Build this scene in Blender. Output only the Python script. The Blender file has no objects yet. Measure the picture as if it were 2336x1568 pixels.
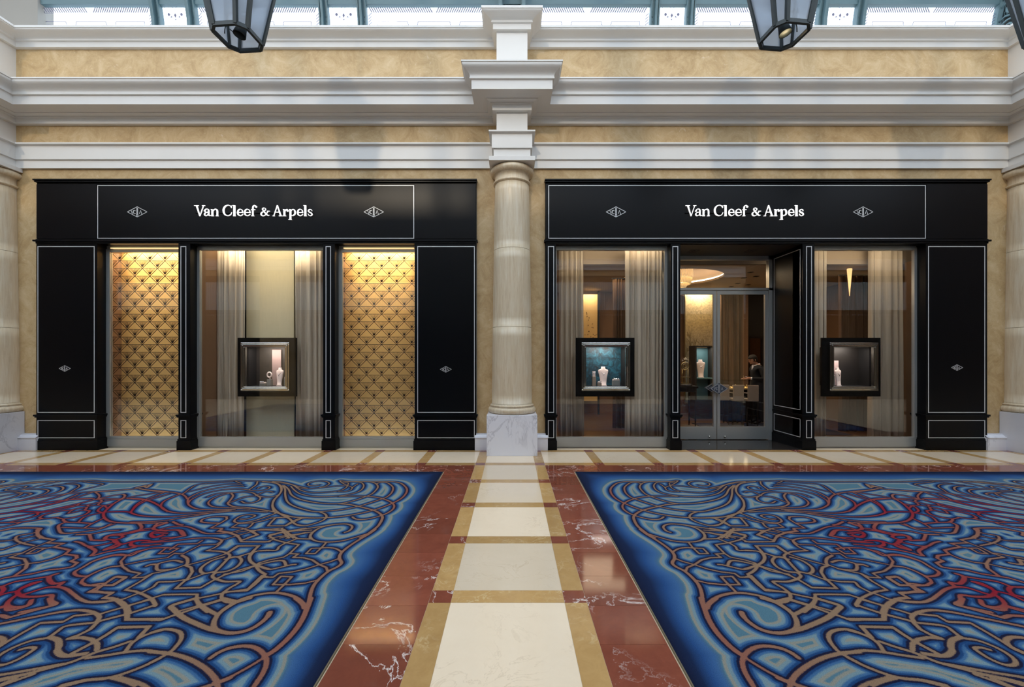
import bpy, bmesh, math, random
import numpy as np
from mathutils import Vector, Matrix

random.seed(7)
scene = bpy.context.scene
COL = scene.collection

# ------------------------------------------------------------------ camera
FPX, HCAM, VX, VY = 978.0, 1.7, 1168.0, 815.0      # focal length in px (2336 px wide frame), eye height, vanishing point
cam_d = bpy.data.cameras.new('camera')
cam_d.sensor_fit = 'HORIZONTAL'; cam_d.sensor_width = 36.0
cam_d.lens = 36.0 * FPX / 2336.0
cam_d.shift_y = (VY - 784.0) / 2336.0
cam_d.clip_start = 0.05; cam_d.clip_end = 300
cam = bpy.data.objects.new('camera', cam_d); COL.objects.link(cam)
cam.location = (0, 0, HCAM); cam.rotation_euler = (math.pi / 2, 0, 0)
scene.camera = cam

# ------------------------------------------------------------------ world, sun, exposure
world = bpy.data.worlds.new('overcast_sky'); scene.world = world
world.use_nodes = True
bg = world.node_tree.nodes['Background']
bg.inputs['Color'].default_value = (0.82, 0.91, 1.0, 1)
bg.inputs['Strength'].default_value = 3.2
sun_d = bpy.data.lights.new('sun', 'SUN'); sun_d.energy = 0.8; sun_d.angle = math.radians(2.5)
sun_d.color = (1.0, 0.80, 0.55)
sun = bpy.data.objects.new('sun', sun_d); COL.objects.link(sun)
sun.rotation_euler = (math.radians(90 - 20), 0, math.radians(-14))
vs = scene.view_settings
vs.view_transform = 'Standard'; vs.look = 'None'; vs.gamma = 1.0; vs.use_curve_mapping = False
vs.exposure = 0.0
scene.cycles.diffuse_bounces = 8; scene.cycles.max_bounces = 14; scene.cycles.transparent_max_bounces = 16

# ------------------------------------------------------------------ helpers
def tag(o, label=None, cat=None, group=None, kind=None):
    if label: o['label'] = label
    if cat: o['category'] = cat
    if group: o['group'] = group
    if kind: o['kind'] = kind
    return o

def empty(name, loc=(0, 0, 0), parent=None):
    o = bpy.data.objects.new(name, None); COL.objects.link(o)
    o.location = loc; o.empty_display_size = 0.1
    if parent: o.parent = parent
    return o

class MB:
    """collects shapes, builds one mesh object"""
    def __init__(s): s.v = []; s.f = []; s.sm = []; s.mi = []
    def _add(s, vs_, fs, smooth=False, mi=0):
        b = len(s.v); s.v += [tuple(p) for p in vs_]
        for f in fs: s.f.append([i + b for i in f]); s.sm.append(smooth); s.mi.append(mi)
        return s
    def box(s, x0, x1, y0, y1, z0, z1, mi=0):
        if x1 < x0: x0, x1 = x1, x0
        if y1 < y0: y0, y1 = y1, y0
        if z1 < z0: z0, z1 = z1, z0
        return s._add([(x0,y0,z0),(x1,y0,z0),(x1,y1,z0),(x0,y1,z0),(x0,y0,z1),(x1,y0,z1),(x1,y1,z1),(x0,y1,z1)],
                      [(0,3,2,1),(4,5,6,7),(0,1,5,4),(1,2,6,5),(2,3,7,6),(3,0,4,7)], mi=mi)
    def frame(s, x0, x1, z0, z1, w, y0, y1):
        """rectangular picture-frame ring in the XZ plane"""
        s.box(x0, x1, y0, y1, z0, z0 + w); s.box(x0, x1, y0, y1, z1 - w, z1)
        s.box(x0, x0 + w, y0, y1, z0 + w, z1 - w); s.box(x1 - w, x1, y0, y1, z0 + w, z1 - w); return s
    def lathe(s, prof, cx, cy, n=40, a0=0.0, a1=2 * math.pi, cap=True, smooth=True):
        full = abs(a1 - a0 - 2 * math.pi) < 1e-6
        m = n if full else n + 1
        vs_ = []
        for (r, z) in prof:
            for i in range(m):
                a = a0 + (a1 - a0) * i / n
                vs_.append((cx + r * math.cos(a), cy + r * math.sin(a), z))
        fs = []
        for k in range(len(prof) - 1):
            for i in range(n):
                j = (i + 1) % m
                fs.append((k*m+i, k*m+j, (k+1)*m+j, (k+1)*m+i))
        s._add(vs_, fs, smooth)
        if cap and full:
            s._add(vs_[:m], [tuple(reversed(range(m)))]); s._add(vs_[-m:], [tuple(range(m))])
        return s
    def tube(s, pts, r, n=8, smooth=True, closed=False):
        pts = [Vector(p) for p in pts]; N = len(pts)
        rs = r if isinstance(r, (list, tuple)) else [r] * N
        up0 = Vector((0, 0, 1)); vs_ = []; prev = None
        for i, p in enumerate(pts):
            if closed: t = pts[(i+1) % N] - pts[i-1]
            else: t = pts[min(i+1, N-1)] - pts[max(i-1, 0)]
            if t.length < 1e-9: t = Vector((0, 0, 1))
            t.normalize()
            if prev is None:
                a = up0 if abs(t.z) < 0.9 else Vector((1, 0, 0))
                u = t.cross(a).normalized()
            else:
                u = prev - t * prev.dot(t)
                u = u.normalized() if u.length > 1e-6 else t.cross(up0).normalized()
            prev = u; w = t.cross(u)
            for k in range(n):
                an = 2 * math.pi * k / n
                vs_.append(p + (u * math.cos(an) + w * math.sin(an)) * rs[i])
        fs = []
        for i in range(N if closed else N - 1):
            j = (i + 1) % N
            for k in range(n):
                l = (k + 1) % n
                fs.append((i*n+k, i*n+l, j*n+l, j*n+k))
        if not closed: fs += [tuple(reversed(range(n))), tuple(range((N-1)*n, N*n))]
        return s._add(vs_, fs, smooth)
    def bar(s, p, q, w, h=None):
        """square bar between two points"""
        h = h or w; p = Vector(p); q = Vector(q); t = (q - p).normalized()
        a = Vector((0, 0, 1)) if abs(t.z) < 0.95 else Vector((0, 1, 0))
        u = t.cross(a).normalized() * (w / 2); v = t.cross(u).normalized() * (h / 2)
        vs_ = [p-u-v, p+u-v, p+u+v, p-u+v, q-u-v, q+u-v, q+u+v, q-u+v]
        return s._add(vs_, [(0,3,2,1),(4,5,6,7),(0,1,5,4),(1,2,6,5),(2,3,7,6),(3,0,4,7)])
    def prism(s, poly, y0, y1, smooth=False):
        """polygon in XZ extruded along Y"""
        n = len(poly)
        vs_ = [(x, y0, z) for x, z in poly] + [(x, y1, z) for x, z in poly]
        fs = [tuple(range(n)), tuple(reversed(range(n, 2*n)))]
        fs += [(i, i+n, (i+1) % n + n, (i+1) % n) for i in range(n)]
        return s._add(vs_, fs, smooth)
    def ribbon(s, pts, ws, y0, y1):
        """flat stroke of varying width in the XZ plane, extruded along Y"""
        n = len(pts); L = []; R = []
        for i in range(n):
            a = pts[max(i-1, 0)]; b = pts[min(i+1, n-1)]
            dx, dz = b[0]-a[0], b[1]-a[1]; l = math.hypot(dx, dz) or 1
            nx, nz = -dz/l, dx/l; w = ws[i] / 2
            L.append((pts[i][0]+nx*w, pts[i][1]+nz*w)); R.append((pts[i][0]-nx*w, pts[i][1]-nz*w))
        vs_ = []
        for i in range(n):
            vs_ += [(L[i][0], y0, L[i][1]), (R[i][0], y0, R[i][1]), (L[i][0], y1, L[i][1]), (R[i][0], y1, R[i][1])]
        fs = []
        for i in range(n-1):
            a, b = 4*i, 4*(i+1)
            fs += [(a, a+1, b+1, b), (a+2, b+2, b+3, a+3), (a, b, b+2, a+2), (a+1, a+3, b+3, b+1)]
        fs += [(0, 2, 3, 1), (4*n-4, 4*n-3, 4*n-1, 4*n-2)]
        return s._add(vs_, fs)
    def sweep(s, path, prof, smooth=False):
        """profile (outward offset, z) swept along a plan path of (x, y); outward = right of travel"""
        n = len(path); ms = []
        for i in range(n):
            ns = []
            for a, b in ((i-1, i), (i, i+1)):
                if a < 0 or b >= n: continue
                dx, dy = path[b][0]-path[a][0], path[b][1]-path[a][1]; l = math.hypot(dx, dy)
                ns.append(Vector((dy/l, -dx/l)))
            m = ns[0] if len(ns) == 1 else (ns[0]+ns[1]) / (1 + ns[0].dot(ns[1]))
            ms.append(m)
        k = len(prof); vs_ = []
        for (x, y), m in zip(path, ms):
            for o, z in prof: vs_.append((x + m.x*o, y + m.y*o, z))
        fs = []
        for i in range(n-1):
            for j in range(k-1):
                fs.append((i*k+j, (i+1)*k+j, (i+1)*k+j+1, i*k+j+1))
        return s._add(vs_, fs, smooth)
    def build(s, name, mats, parent=None, loc=None, bevel=0):
        me = bpy.data.meshes.new(name); me.from_pydata(s.v, [], s.f)
        if not isinstance(mats, (list, tuple)): mats = [mats]
        for m in mats: me.materials.append(m)
        me.polygons.foreach_set('use_smooth', s.sm); me.polygons.foreach_set('material_index', s.mi)
        me.update()
        o = bpy.data.objects.new(name, me); COL.objects.link(o)
        if loc: o.location = loc
        if parent: o.parent = parent
        if bevel:
            b = o.modifiers.new('bevel', 'BEVEL'); b.width = bevel; b.segments = 2; b.limit_method = 'ANGLE'
        return o

def dup(o, parent=None, loc=None):
    c = o.copy(); COL.objects.link(c); c.parent = parent
    if loc is not None: c.location = loc
    for ch in list(o.children): dup(ch, c)
    return c

def catmull(pts, n=6, closed=False):
    pts = [Vector(p) for p in pts]; N = len(pts); out = []
    rng = range(N) if closed else range(N - 1)
    for i in rng:
        if closed: p0, p1, p2, p3 = pts[i-1], pts[i], pts[(i+1) % N], pts[(i+2) % N]
        else: p0, p1, p2, p3 = pts[max(i-1, 0)], pts[i], pts[i+1], pts[min(i+2, N-1)]
        for k in range(n):
            t = k / n
            out.append(0.5*((2*p1)+(p2-p0)*t+(2*p0-5*p1+4*p2-p3)*t*t+(3*p1-p0-3*p2+p3)*t**3))
    if not closed: out.append(pts[-1])
    return out

# ------------------------------------------------------------------ materials
def srgb(r, g, b):
    f = lambda c: (c/255/12.92) if c/255 <= 0.04045 else ((c/255+0.055)/1.055)**2.4
    return (f(r), f(g), f(b), 1)

def mat(name, col, rough=0.5, metal=0.0, spec=0.5, emit=None, estr=0.0):
    m = bpy.data.materials.new(name); m.use_nodes = True
    b = m.node_tree.nodes['Principled BSDF']
    b.inputs['Base Color'].default_value = col; b.inputs['Roughness'].default_value = rough
    b.inputs['Metallic'].default_value = metal; b.inputs['Specular IOR Level'].default_value = spec
    if emit: b.inputs['Emission Color'].default_value = emit; b.inputs['Emission Strength'].default_value = estr
    return m

class NT:
    def __init__(s, m): s.nt = m.node_tree; s.b = s.nt.nodes['Principled BSDF']
    def n(s, t, **kw):
        x = s.nt.nodes.new(t)
        for k, v in kw.items():
            if k in x.inputs: x.inputs[k].default_value = v
            else: setattr(x, k, v)
        return x
    def l(s, a, b): s.nt.links.new(a, b)
    def ramp(s, fac, stops, interp='LINEAR'):
        r = s.nt.nodes.new('ShaderNodeValToRGB'); r.color_ramp.interpolation = interp
        e = r.color_ramp.elements
        while len(e) > 1: e.remove(e[-1])
        e[0].position = stops[0][0]; e[0].color = stops[0][1]
        for p, c in stops[1:]:
            q = e.new(p); q.color = c
        s.l(fac, r.inputs['Fac']); return r
    def pos(s, scale=(1, 1, 1), rnd=False):
        g = s.n('ShaderNodeNewGeometry'); mp = s.n('ShaderNodeMapping'); mp.inputs['Scale'].default_value = scale
        s.l(g.outputs['Position'], mp.inputs['Vector'])
        if rnd:
            oi = s.n('ShaderNodeObjectInfo'); ml = s.n('ShaderNodeVectorMath', operation='SCALE')
            cb = s.n('ShaderNodeCombineXYZ'); s.l(oi.outputs['Random'], cb.inputs[0]); s.l(oi.outputs['Random'], cb.inputs[1]); s.l(oi.outputs['Random'], cb.inputs[2])
            s.l(cb.outputs[0], ml.inputs[0]); ml.inputs['Scale'].default_value = 37.0
            s.l(ml.outputs[0], mp.inputs['Location'])
        return mp.outputs['Vector']
    def noise(s, vec, scale, detail=4, rough=0.6, dist=0.0):
        n = s.n('ShaderNodeTexNoise'); n.inputs['Scale'].default_value = scale; n.inputs['Detail'].default_value = detail
        n.inputs['Roughness'].default_value = rough; n.inputs['Distortion'].default_value = dist
        s.l(vec, n.inputs['Vector']); return n.outputs['Fac']
    def mix(s, fac, a, b, blend='MIX'):
        m = s.n('ShaderNodeMix', data_type='RGBA', blend_type=blend)
        for i, v in ((0, fac), (6, a), (7, b)):
            if hasattr(v, 'links') or hasattr(v, 'is_linked'): s.l(v, m.inputs[i])
            else: m.inputs[i].default_value = v
        return m.outputs[2]
    def math(s, op, a, b=None, c=None, clamp=False):
        m = s.n('ShaderNodeMath', operation=op); m.use_clamp = clamp
        for i, v in enumerate((a, b, c)):
            if v is None: continue
            if hasattr(v, 'is_linked'): s.l(v, m.inputs[i])
            else: m.inputs[i].default_value = v
        return m.outputs[0]
    def base(s, c): s.l(c, s.b.inputs['Base Color'])
    def bump(s, h, strength=0.2, dist=0.01):
        b = s.n('ShaderNodeBump'); b.inputs['Strength'].default_value = strength; b.inputs['Distance'].default_value = dist
        s.l(h, b.inputs['Height']); s.l(b.outputs['Normal'], s.b.inputs['Normal'])

def mat_plaster():
    m = mat('yellow_plaster', (0.6, 0.45, 0.25, 1), 0.6); t = NT(m); p = t.pos()
    a = t.noise(p, 2.6, 7, 0.75, 0.8); b = t.noise(p, 22, 5, 0.7, 1.0); c = t.noise(p, 6, 4, 0.6, 2.0)
    k = t.ramp(a, [(0.32, srgb(170, 139, 92)), (0.5, srgb(192, 162, 116)), (0.68, srgb(208, 182, 140))])
    w = t.ramp(b, [(0.57, (0, 0, 0, 1)), (0.78, (1, 1, 1, 1))])
    x = t.mix(t.math('MULTIPLY', w.outputs[0], 0.42), k.outputs[0], srgb(226, 208, 178))
    f = t.ramp(t.noise(p, 48, 3, .7, 2.5), [(0.60, (0, 0, 0, 1)), (0.72, (1, 1, 1, 1))])
    x = t.mix(t.math('MULTIPLY', f.outputs[0], 0.30), x, srgb(232, 218, 194))
    d = t.ramp(c, [(0.66, (0, 0, 0, 1)), (0.74, (1, 1, 1, 1))])
    t.base(t.mix(t.math('MULTIPLY', d.outputs[0], 0.3), x, srgb(242, 230, 210)))
    t.bump(b, 0.08, 0.01); return m

def mat_white():
    m = mat('cream_white_paint', srgb(236, 230, 220), 0.42); t = NT(m); p = t.pos()
    a = t.noise(p, 1.3, 3); t.base(t.mix(a, srgb(216, 212, 206), srgb(224, 221, 216))); return m

def mat_marble(name, c0, c1, vein, vs_=4.0, vamt=0.5, rough=0.12, vw=0.03, nsc=3.0, rnd=True, stretch=(1, 1, 1), gate_=(0.5, 0.66)):
    m = mat(name, c0, rough); t = NT(m); p = t.pos(stretch, rnd)
    a = t.noise(p, nsc, 6, 0.65, 0.7); f = t.noise(p, nsc * 9, 4, 0.7)
    base = t.mix(a, c0, c1); base = t.mix(t.math('MULTIPLY', f, 0.25), base, c1)
    if rnd:
        oi = t.n('ShaderNodeObjectInfo'); hv = t.n('ShaderNodeHueSaturation'); t.l(t.math('MULTIPLY_ADD', oi.outputs['Random'], 0.30, 0.84), hv.inputs['Value'])
        t.l(base, hv.inputs['Color']); base = hv.outputs[0]
    wv = t.noise(p, vs_, 7, 0.62, 1.2)
    r = t.math('ABSOLUTE', t.math('SUBTRACT', wv, 0.5))
    v = t.ramp(r, [(0.0, (1, 1, 1, 1)), (vw, (0, 0, 0, 1))])
    gate = t.ramp(t.noise(p, vs_ * 0.55, 3, 0.5), [(gate_[0], (0, 0, 0, 1)), (gate_[1], (1, 1, 1, 1))])
    k = t.math('MULTIPLY', t.math('MULTIPLY', v.outputs[0], gate.outputs[0]), vamt)
    t.base(t.mix(k, base, vein)); return m

def mat_stone():
    m = mat('column_limestone', srgb(205, 190, 165), 0.3); t = NT(m)
    p = t.pos((9, 9, 0.7), True); q = t.pos((3, 3, 3), True)
    a = t.noise(p, 3.0, 6, 0.7, 0.4); b = t.noise(q, 1.2, 5, 0.6, 1)
    x = t.ramp(a, [(0.3, srgb(190, 165, 132)), (0.5, srgb(212, 192, 160)), (0.7, srgb(222, 210, 188))])
    t.base(t.mix(t.math('MULTIPLY', b, 0.5), x.outputs[0], srgb(212, 196, 170))); return m

def mat_glass(name, tint=(1, 1, 1, 1), ior=1.5, rough=0.0, boost=0.0):
    m = bpy.data.materials.new(name); m.use_nodes = True; nt = m.node_tree
    for n in list(nt.nodes): nt.nodes.remove(n)
    o = nt.nodes.new('ShaderNodeOutputMaterial'); mx = nt.nodes.new('ShaderNodeMixShader')
    tr = nt.nodes.new('ShaderNodeBsdfTransparent'); tr.inputs['Color'].default_value = tint
    gl = nt.nodes.new('ShaderNodeBsdfGlossy'); gl.inputs['Roughness'].default_value = rough
    fr = nt.nodes.new('ShaderNodeFresnel'); fr.inputs['IOR'].default_value = ior
    ge = nt.nodes.new('ShaderNodeNewGeometry'); io = nt.nodes.new('ShaderNodeMapRange')   # thin pane: same reflectance from either face
    io.inputs['To Min'].default_value = ior; io.inputs['To Max'].default_value = 1.0 / ior
    nt.links.new(ge.outputs['Backfacing'], io.inputs['Value']); nt.links.new(io.outputs[0], fr.inputs['IOR'])
    nt.links.new(fr.outputs[0], mx.inputs[0]); nt.links.new(tr.outputs[0], mx.inputs[1]); nt.links.new(gl.outputs[0], mx.inputs[2])
    nt.links.new(mx.outputs[0], o.inputs[0]); return m

def mat_frosted():
    m = bpy.data.materials.new('frosted_lantern_glass'); m.use_nodes = True; nt = m.node_tree
    for n in list(nt.nodes): nt.nodes.remove(n)
    o = nt.nodes.new('ShaderNodeOutputMaterial'); mx = nt.nodes.new('ShaderNodeMixShader'); m2 = nt.nodes.new('ShaderNodeMixShader')
    tl = nt.nodes.new('ShaderNodeBsdfTranslucent'); tl.inputs['Color'].default_value = (0.85, 0.91, 0.98, 1)
    df = nt.nodes.new('ShaderNodeBsdfDiffuse'); df.inputs['Color'].default_value = (0.75, 0.82, 0.90, 1)
    tr = nt.nodes.new('ShaderNodeBsdfTransparent'); tr.inputs['Color'].default_value = (0.9, 0.94, 0.98, 1)
    mx.inputs[0].default_value = 0.4; m2.inputs[0].default_value = 0.42
    nt.links.new(tl.outputs[0], mx.inputs[1]); nt.links.new(df.outputs[0], mx.inputs[2])
    nt.links.new(mx.outputs[0], m2.inputs[1]); nt.links.new(tr.outputs[0], m2.inputs[2]); nt.links.new(m2.outputs[0], o.inputs[0]); return m

def mat_fabric(name, c0, c1, rough=0.9):
    m = mat(name, c0, rough, spec=0.2); t = NT(m); p = t.pos((60, 60, 4))
    a = t.noise(p, 1.0, 3); t.base(t.mix(a, c0, c1)); return m

M = {}
M['plaster'] = mat_plaster(); M['white'] = mat_white()
M['stone'] = mat_stone()
M['plinth'] = mat_marble('white_veined_marble', srgb(226, 224, 226), srgb(212, 212, 220), srgb(130, 128, 140), 1.6, 0.7, 0.2, 0.025, 1.2, True, (1.6, 1.6, 0.7))
M['cream'] = mat_marble('cream_marble', srgb(236, 216, 188), srgb(224, 202, 172), srgb(180, 150, 112), 3.4, 0.32, 0.10, 0.014, 3.0)
M['gold'] = mat_marble('golden_marble', srgb(204, 166, 108), srgb(166, 126, 76), srgb(222, 200, 156), 6.0, 0.6, 0.10, 0.03, 9.0)
M['red'] = mat_marble('red_marble', srgb(150, 84, 62), srgb(112, 58, 44), srgb(240, 226, 216), 1.7, 0.95, 0.08, 0.011, 6.0, gate_=(0.44, 0.56))
M['grout'] = mat('grout', srgb(200, 180, 150), 0.7)
M['black'] = mat('black_lacquer', srgb(10, 11, 14), 0.3, spec=0.16)
M['blackd'] = mat('black_matte', srgb(16, 16, 18), 0.55)
M['inlay'] = mat('silver_inlay', srgb(214, 214, 214), 0.35, 0.3)
M['steel'] = mat('brushed_steel', srgb(182, 184, 182), 0.32, 0.6)
M['silver'] = mat('polished_silver', srgb(226, 222, 212), 0.12, 1.0)
M['glass'] = mat_glass('clear_glass', ior=1.65)
M['caseglass'] = mat_glass('case_glass', ior=1.35)
M['skyglass'] = mat_glass('skylight_glass', (0.93, 0.95, 0.98, 1), 1.25)
M['frost'] = mat_frosted()
M['iron'] = mat('green_grey_iron', srgb(86, 112, 118), 0.5)
M['irondark'] = mat('dark_iron', srgb(30, 40, 42), 0.5)
M['etch'] = mat('etched_lines', srgb(120, 118, 140), 0.8)
M['lamp_iron'] = mat('lantern_iron', srgb(44, 52, 54), 0.5, 0.2)
M['letter'] = mat('lit_letter', srgb(250, 250, 250), 0.5, emit=(1.0, 0.98, 0.95, 1), estr=0.75)
M['greypaint'] = mat('grey_paint', srgb(142, 138, 130), 0.6)
M['goldpanel'] = mat('gold_backing', srgb(226, 188, 122), 0.5, 0.05)
M['bronze'] = mat('dark_bronze', srgb(58, 40, 30), 0.5, 0.3)
M['led'] = mat('warm_led', (1, 0.7, 0.35, 1), 0.5, emit=(1.0, 0.58, 0.22, 1), estr=3.0)
M['curtain'] = mat_fabric('linen_curtain', srgb(204, 190, 168), srgb(186, 172, 152))
M['curtain_brown'] = mat_fabric('brown_curtain', srgb(126, 100, 78), srgb(98, 76, 58))
M['silk'] = mat_fabric('pale_silk_panel', srgb(214, 202, 168), srgb(198, 190, 160), 0.6)
M['brownwall'] = mat('brown_wall', srgb(122, 92, 66), 0.6)
M['darkwall'] = mat('dark_wall', srgb(38, 33, 30), 0.5)
M['ceilcream'] = mat('cream_ceiling', srgb(188, 168, 142), 0.7)
M['parquet'] = mat('parquet', srgb(92, 70, 54), 0.35)
M['velvet'] = mat('pink_white_velvet', srgb(232, 212, 204), 0.7)
M['gem'] = mat('gem_silver', srgb(230, 230, 235), 0.1, 1.0)
M['navyrug'] = mat('navy_rug', srgb(28, 36, 58), 0.95)
M['brass'] = mat('brass_trim', srgb(190, 170, 120), 0.3, 1.0)
M['edgemetal'] = mat('edge_metal', srgb(128, 120, 98), 0.4, 0.7)
M['darkwood'] = mat('dark_wood', srgb(30, 24, 22), 0.3)
M['leather'] = mat('beige_leather', srgb(150, 132, 116), 0.5)
# ------------------------------------------------------------------ measured planes
W = 7.92          # plaster wall face
F = 7.842         # black shopfront face
G = 8.04          # shop glass
PF, PHW = 7.49, 0.27   # pier face, pier half width
COLX = (-9.43, 0.0, 9.43)
OPP = -1.08       # opposite wall of the gallery
XEND = 16.0
def X(px, d=F): return (px - VX) * d / FPX
def Z(py, d=F): return HCAM + (VY - py) * d / FPX

LS = (X(81), X(1087)); RS = (X(1244), X(2254))      # the two shopfronts
ZTOP = Z(411)

# ------------------------------------------------------------------ back wall and mouldings
b = MB()
b.box(-XEND, XEND, W, W + 0.32, ZTOP, 7.6)
for x0, x1 in ((-XEND, LS[0]), (LS[1], RS[0]), (RS[1], XEND)):
    b.box(x0, x1, W, W + 0.32, 0, ZTOP)
tag(b.build('wall_back', M['plaster']), kind='structure')

path = [(-XEND, W)]
for cx in COLX: path += [(cx - PHW, W), (cx - PHW, PF), (cx + PHW, PF), (cx + PHW, W)]
path.append((XEND, W))
def cyma(o0, z0, o1, z1, n=12, rev=False):
    pts = []
    for i in range(n + 1):
        t = i / n
        u = t - 0.19 * math.sin(2 * math.pi * t) * (1 if rev else -1)
        pts.append((o0 + (o1 - o0) * u, z0 + (z1 - z0) * t))
    return pts
ARCH = [(0.0, 5.170), (0.05, 5.172), (0.05, 5.318), (0.08, 5.32), (0.08, 5.565), (0.095, 5.57), (0.13, 5.58), (0.13, 5.605), (0.0, 5.615)]
CORN = [(0.0, 5.975), (0.07, 5.977), (0.07, 6.075), (0.10, 6.08), (0.10, 6.10)] + cyma(0.10, 6.10, 0.24, 6.14, 8) + \
       [(0.25, 6.14), (0.40, 6.138), (0.40, 6.285), (0.415, 6.29), (0.43, 6.295), (0.43, 6.318), (0.425, 6.32)] + cyma(0.425, 6.32, 0.54, 6.492, 14, True) + [(0.555, 6.494), (0.555, 6.515), (0.0, 6.535)]
RAIL = [(0.0, 7.385), (0.06, 7.387), (0.06, 7.48), (0.09, 7.488), (0.09, 7.506), (0.085, 7.508)] + cyma(0.085, 7.508, 0.235, 7.605, 12, True) + [(0.25, 7.607), (0.25, 7.645), (-0.28, 7.66), (-0.28, 7.5)]
for nm, pr in (('trim_1', ARCH), ('trim_2', CORN), ('trim_3', RAIL)):
    tag(MB().sweep(path, pr).build(nm, M['white']), kind='structure')
b = MB()
for cx in COLX:
    b.box(cx - PHW, cx + PHW, PF, W, 5.17, 7.6)
tag(b.build('trim_4', M['white']), kind='structure')

# opposite side of the gallery (seen only as reflection)
b = MB(); b.box(-XEND, XEND, OPP - 0.3, OPP, 4.95, 7.6)
for x0, x1 in ((-10.1, -8.7), (-0.66, 0.6), (8.7, 10.1)): b.box(x0, x1, OPP - 0.3, OPP, 0, 4.95)
tag(b.build('wall_front', M['plaster']), kind='structure')
opath = [(XEND, OPP), (-XEND, OPP)]
for nm, pr in (('trim_5', ARCH), ('trim_6', CORN), ('trim_7', RAIL)):
    tag(MB().sweep(opath, pr).build(nm, M['white']), kind='structure')
b = MB()
for x0, x1 in ((-XEND, -10.1), (-8.7, -0.66), (0.6, 8.7), (10.1, XEND)):
    b.box(x0, x1, OPP - 0.1, OPP - 0.02, 4.7, 4.95, mi=1)
    n = int((x1 - x0) / 0.09)
    for i in range(n):
        xa = x0 + (x1 - x0) * i / n
        b.lathe([(0.045, 3.58), (0.045, 4.70)], xa + 0.045, OPP - 0.05, 8)
    b.box(x0, x1, OPP - 0.1, OPP - 0.02, 3.4, 3.58, mi=1)
    b.box(x0, x1, OPP - 0.3, OPP - 0.12, 0.0, 3.4, mi=2)
tag(b.build('trim_8', [mat('ribbed_pale_glass', srgb(196, 208, 210), 0.2), M['blackd'], M['darkwall']]), kind='structure')
for nm, sx in (('wall_left', -1), ('wall_right', 1)):
    b = MB(); b.box(sx * XEND, sx * (XEND + 0.3), OPP - 0.6, 8.4, 0, 12.6)
    tag(b.build(nm, M['brownwall']), kind='structure')
# plain upper block at the left end of the skylight
tag(MB().box(-10.4, X(86, 8.02), 8.02, 8.3, 7.5, 10.2).build('wall_upper_left', M['greypaint']), kind='structure')

# ------------------------------------------------------------------ baseboards beside the columns
BB = [(0.12, 0.0), (0.12, 0.215), (0.13, 0.222), (0.13, 0.235), (0.10, 0.25), (0.075, 0.275), (0.06, 0.28), (0.06, 0.295), (0.0, 0.297)]
for nm, x0, x1 in (('baseboard_left', -9.9, X(85, 7.82)), ('baseboard_middle', X(1083, 7.82), X(1250, 7.82)), ('baseboard_right', X(2250, 7.82), 9.9)):
    o = MB().sweep([(x0, W), (x1, W)], BB)
    o.box(x1 - 0.004, x1, W - 0.12, W, 0, 0.235); o.box(x0, x0 + 0.004, W - 0.12, W, 0, 0.235)
    tag(o.build(nm, M['plinth']), kind='structure')

# ------------------------------------------------------------------ columns
CY = 7.793
def make_column(cx, label):
    t = empty('engaged_column', (cx, CY, 0)); tag(t, label, 'column', 'engaged stone columns of the facade')
    MB().box(-0.436, 0.436, -0.436, 0.12, 0.0, 0.70).build('plinth', M['plinth'], t, bevel=0.004)
    prof = [(0.40, 0.70)]
    for i in range(13):
        a = -math.pi / 2 + math.pi * i / 12
        prof.append((0.375 + 0.055 * math.cos(a), 0.758 + 0.056 * math.sin(a)))
    prof += [(0.395, 0.815), (0.395, 0.822)]
    for i in range(7):
        a = -math.pi / 2 + math.pi * i / 6
        prof.append((0.378 + 0.017 * math.cos(a), 0.838 + 0.014 * math.sin(a)))
    prof += [(0.366, 0.853), (0.362, 0.87)]
    MB().lathe(prof, 0, 0, 56).build('base_torus', M['stone'], t)
    r = lambda z: 0.362 - 0.052 * ((z - 0.87) / 3.94) ** 1.35
    zs = [0.87, 2.232, 3.62, 4.80]
    for k in range(3):
        z0, z1 = zs[k] + 0.0015, zs[k + 1] - 0.0015
        c_ = 0.0015; mid_ = [(r(z0 + c_ + (z1 - z0 - 2 * c_) * i / 8), z0 + c_ + (z1 - z0 - 2 * c_) * i / 8) for i in range(9)]
        pr = [(r(z0) - 0.004, z0), mid_[0]] + mid_ + [mid_[-1], (r(z1) - 0.004, z1)]
        MB().lathe(pr, 0, 0, 56).build('shaft_drum', M['stone'], t)
    MB().lathe([(r(0.9) - 0.02, 0.865), (r(4.8) - 0.012, 4.81)], 0, 0, 32).build('shaft_core', M['grout'], t)
    rr = r(4.8)
    pr = [(rr, 4.80), (rr + 0.012, 4.806)]
    for i in range(7):
        a = -math.pi / 2 + math.pi * i / 6
        pr.append((rr + 0.012 + 0.02 * math.cos(a), 4.828 + 0.02 * math.sin(a)))
    pr += [(rr + 0.004, 4.852), (rr, 4.858), (rr, 4.95), (rr + 0.014, 4.955), (rr + 0.014, 4.972)]
    for i in range(11):
        a = -math.pi / 2 * 0.85 + math.pi * 0.85 * i / 10
        pr.append((rr + 0.02 + 0.062 * math.cos(a), 5.035 + 0.062 * math.sin(a)))
    pr += [(rr, 5.10)]
    MB().lathe(pr, 0, 0, 56).build('capital', M['stone'], t)
    MB().box(-0.40, 0.40, -0.40, 0.12, 5.098, 5.172).build('abacus', M['white'], t, bevel=0.003)
    return t
make_column(0.0, 'full limestone column on a white marble plinth between the two shopfronts')
make_column(-9.43, 'limestone column cut by the left edge of the picture')
make_column(9.43, 'limestone column cut by the right edge of the picture')

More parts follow.
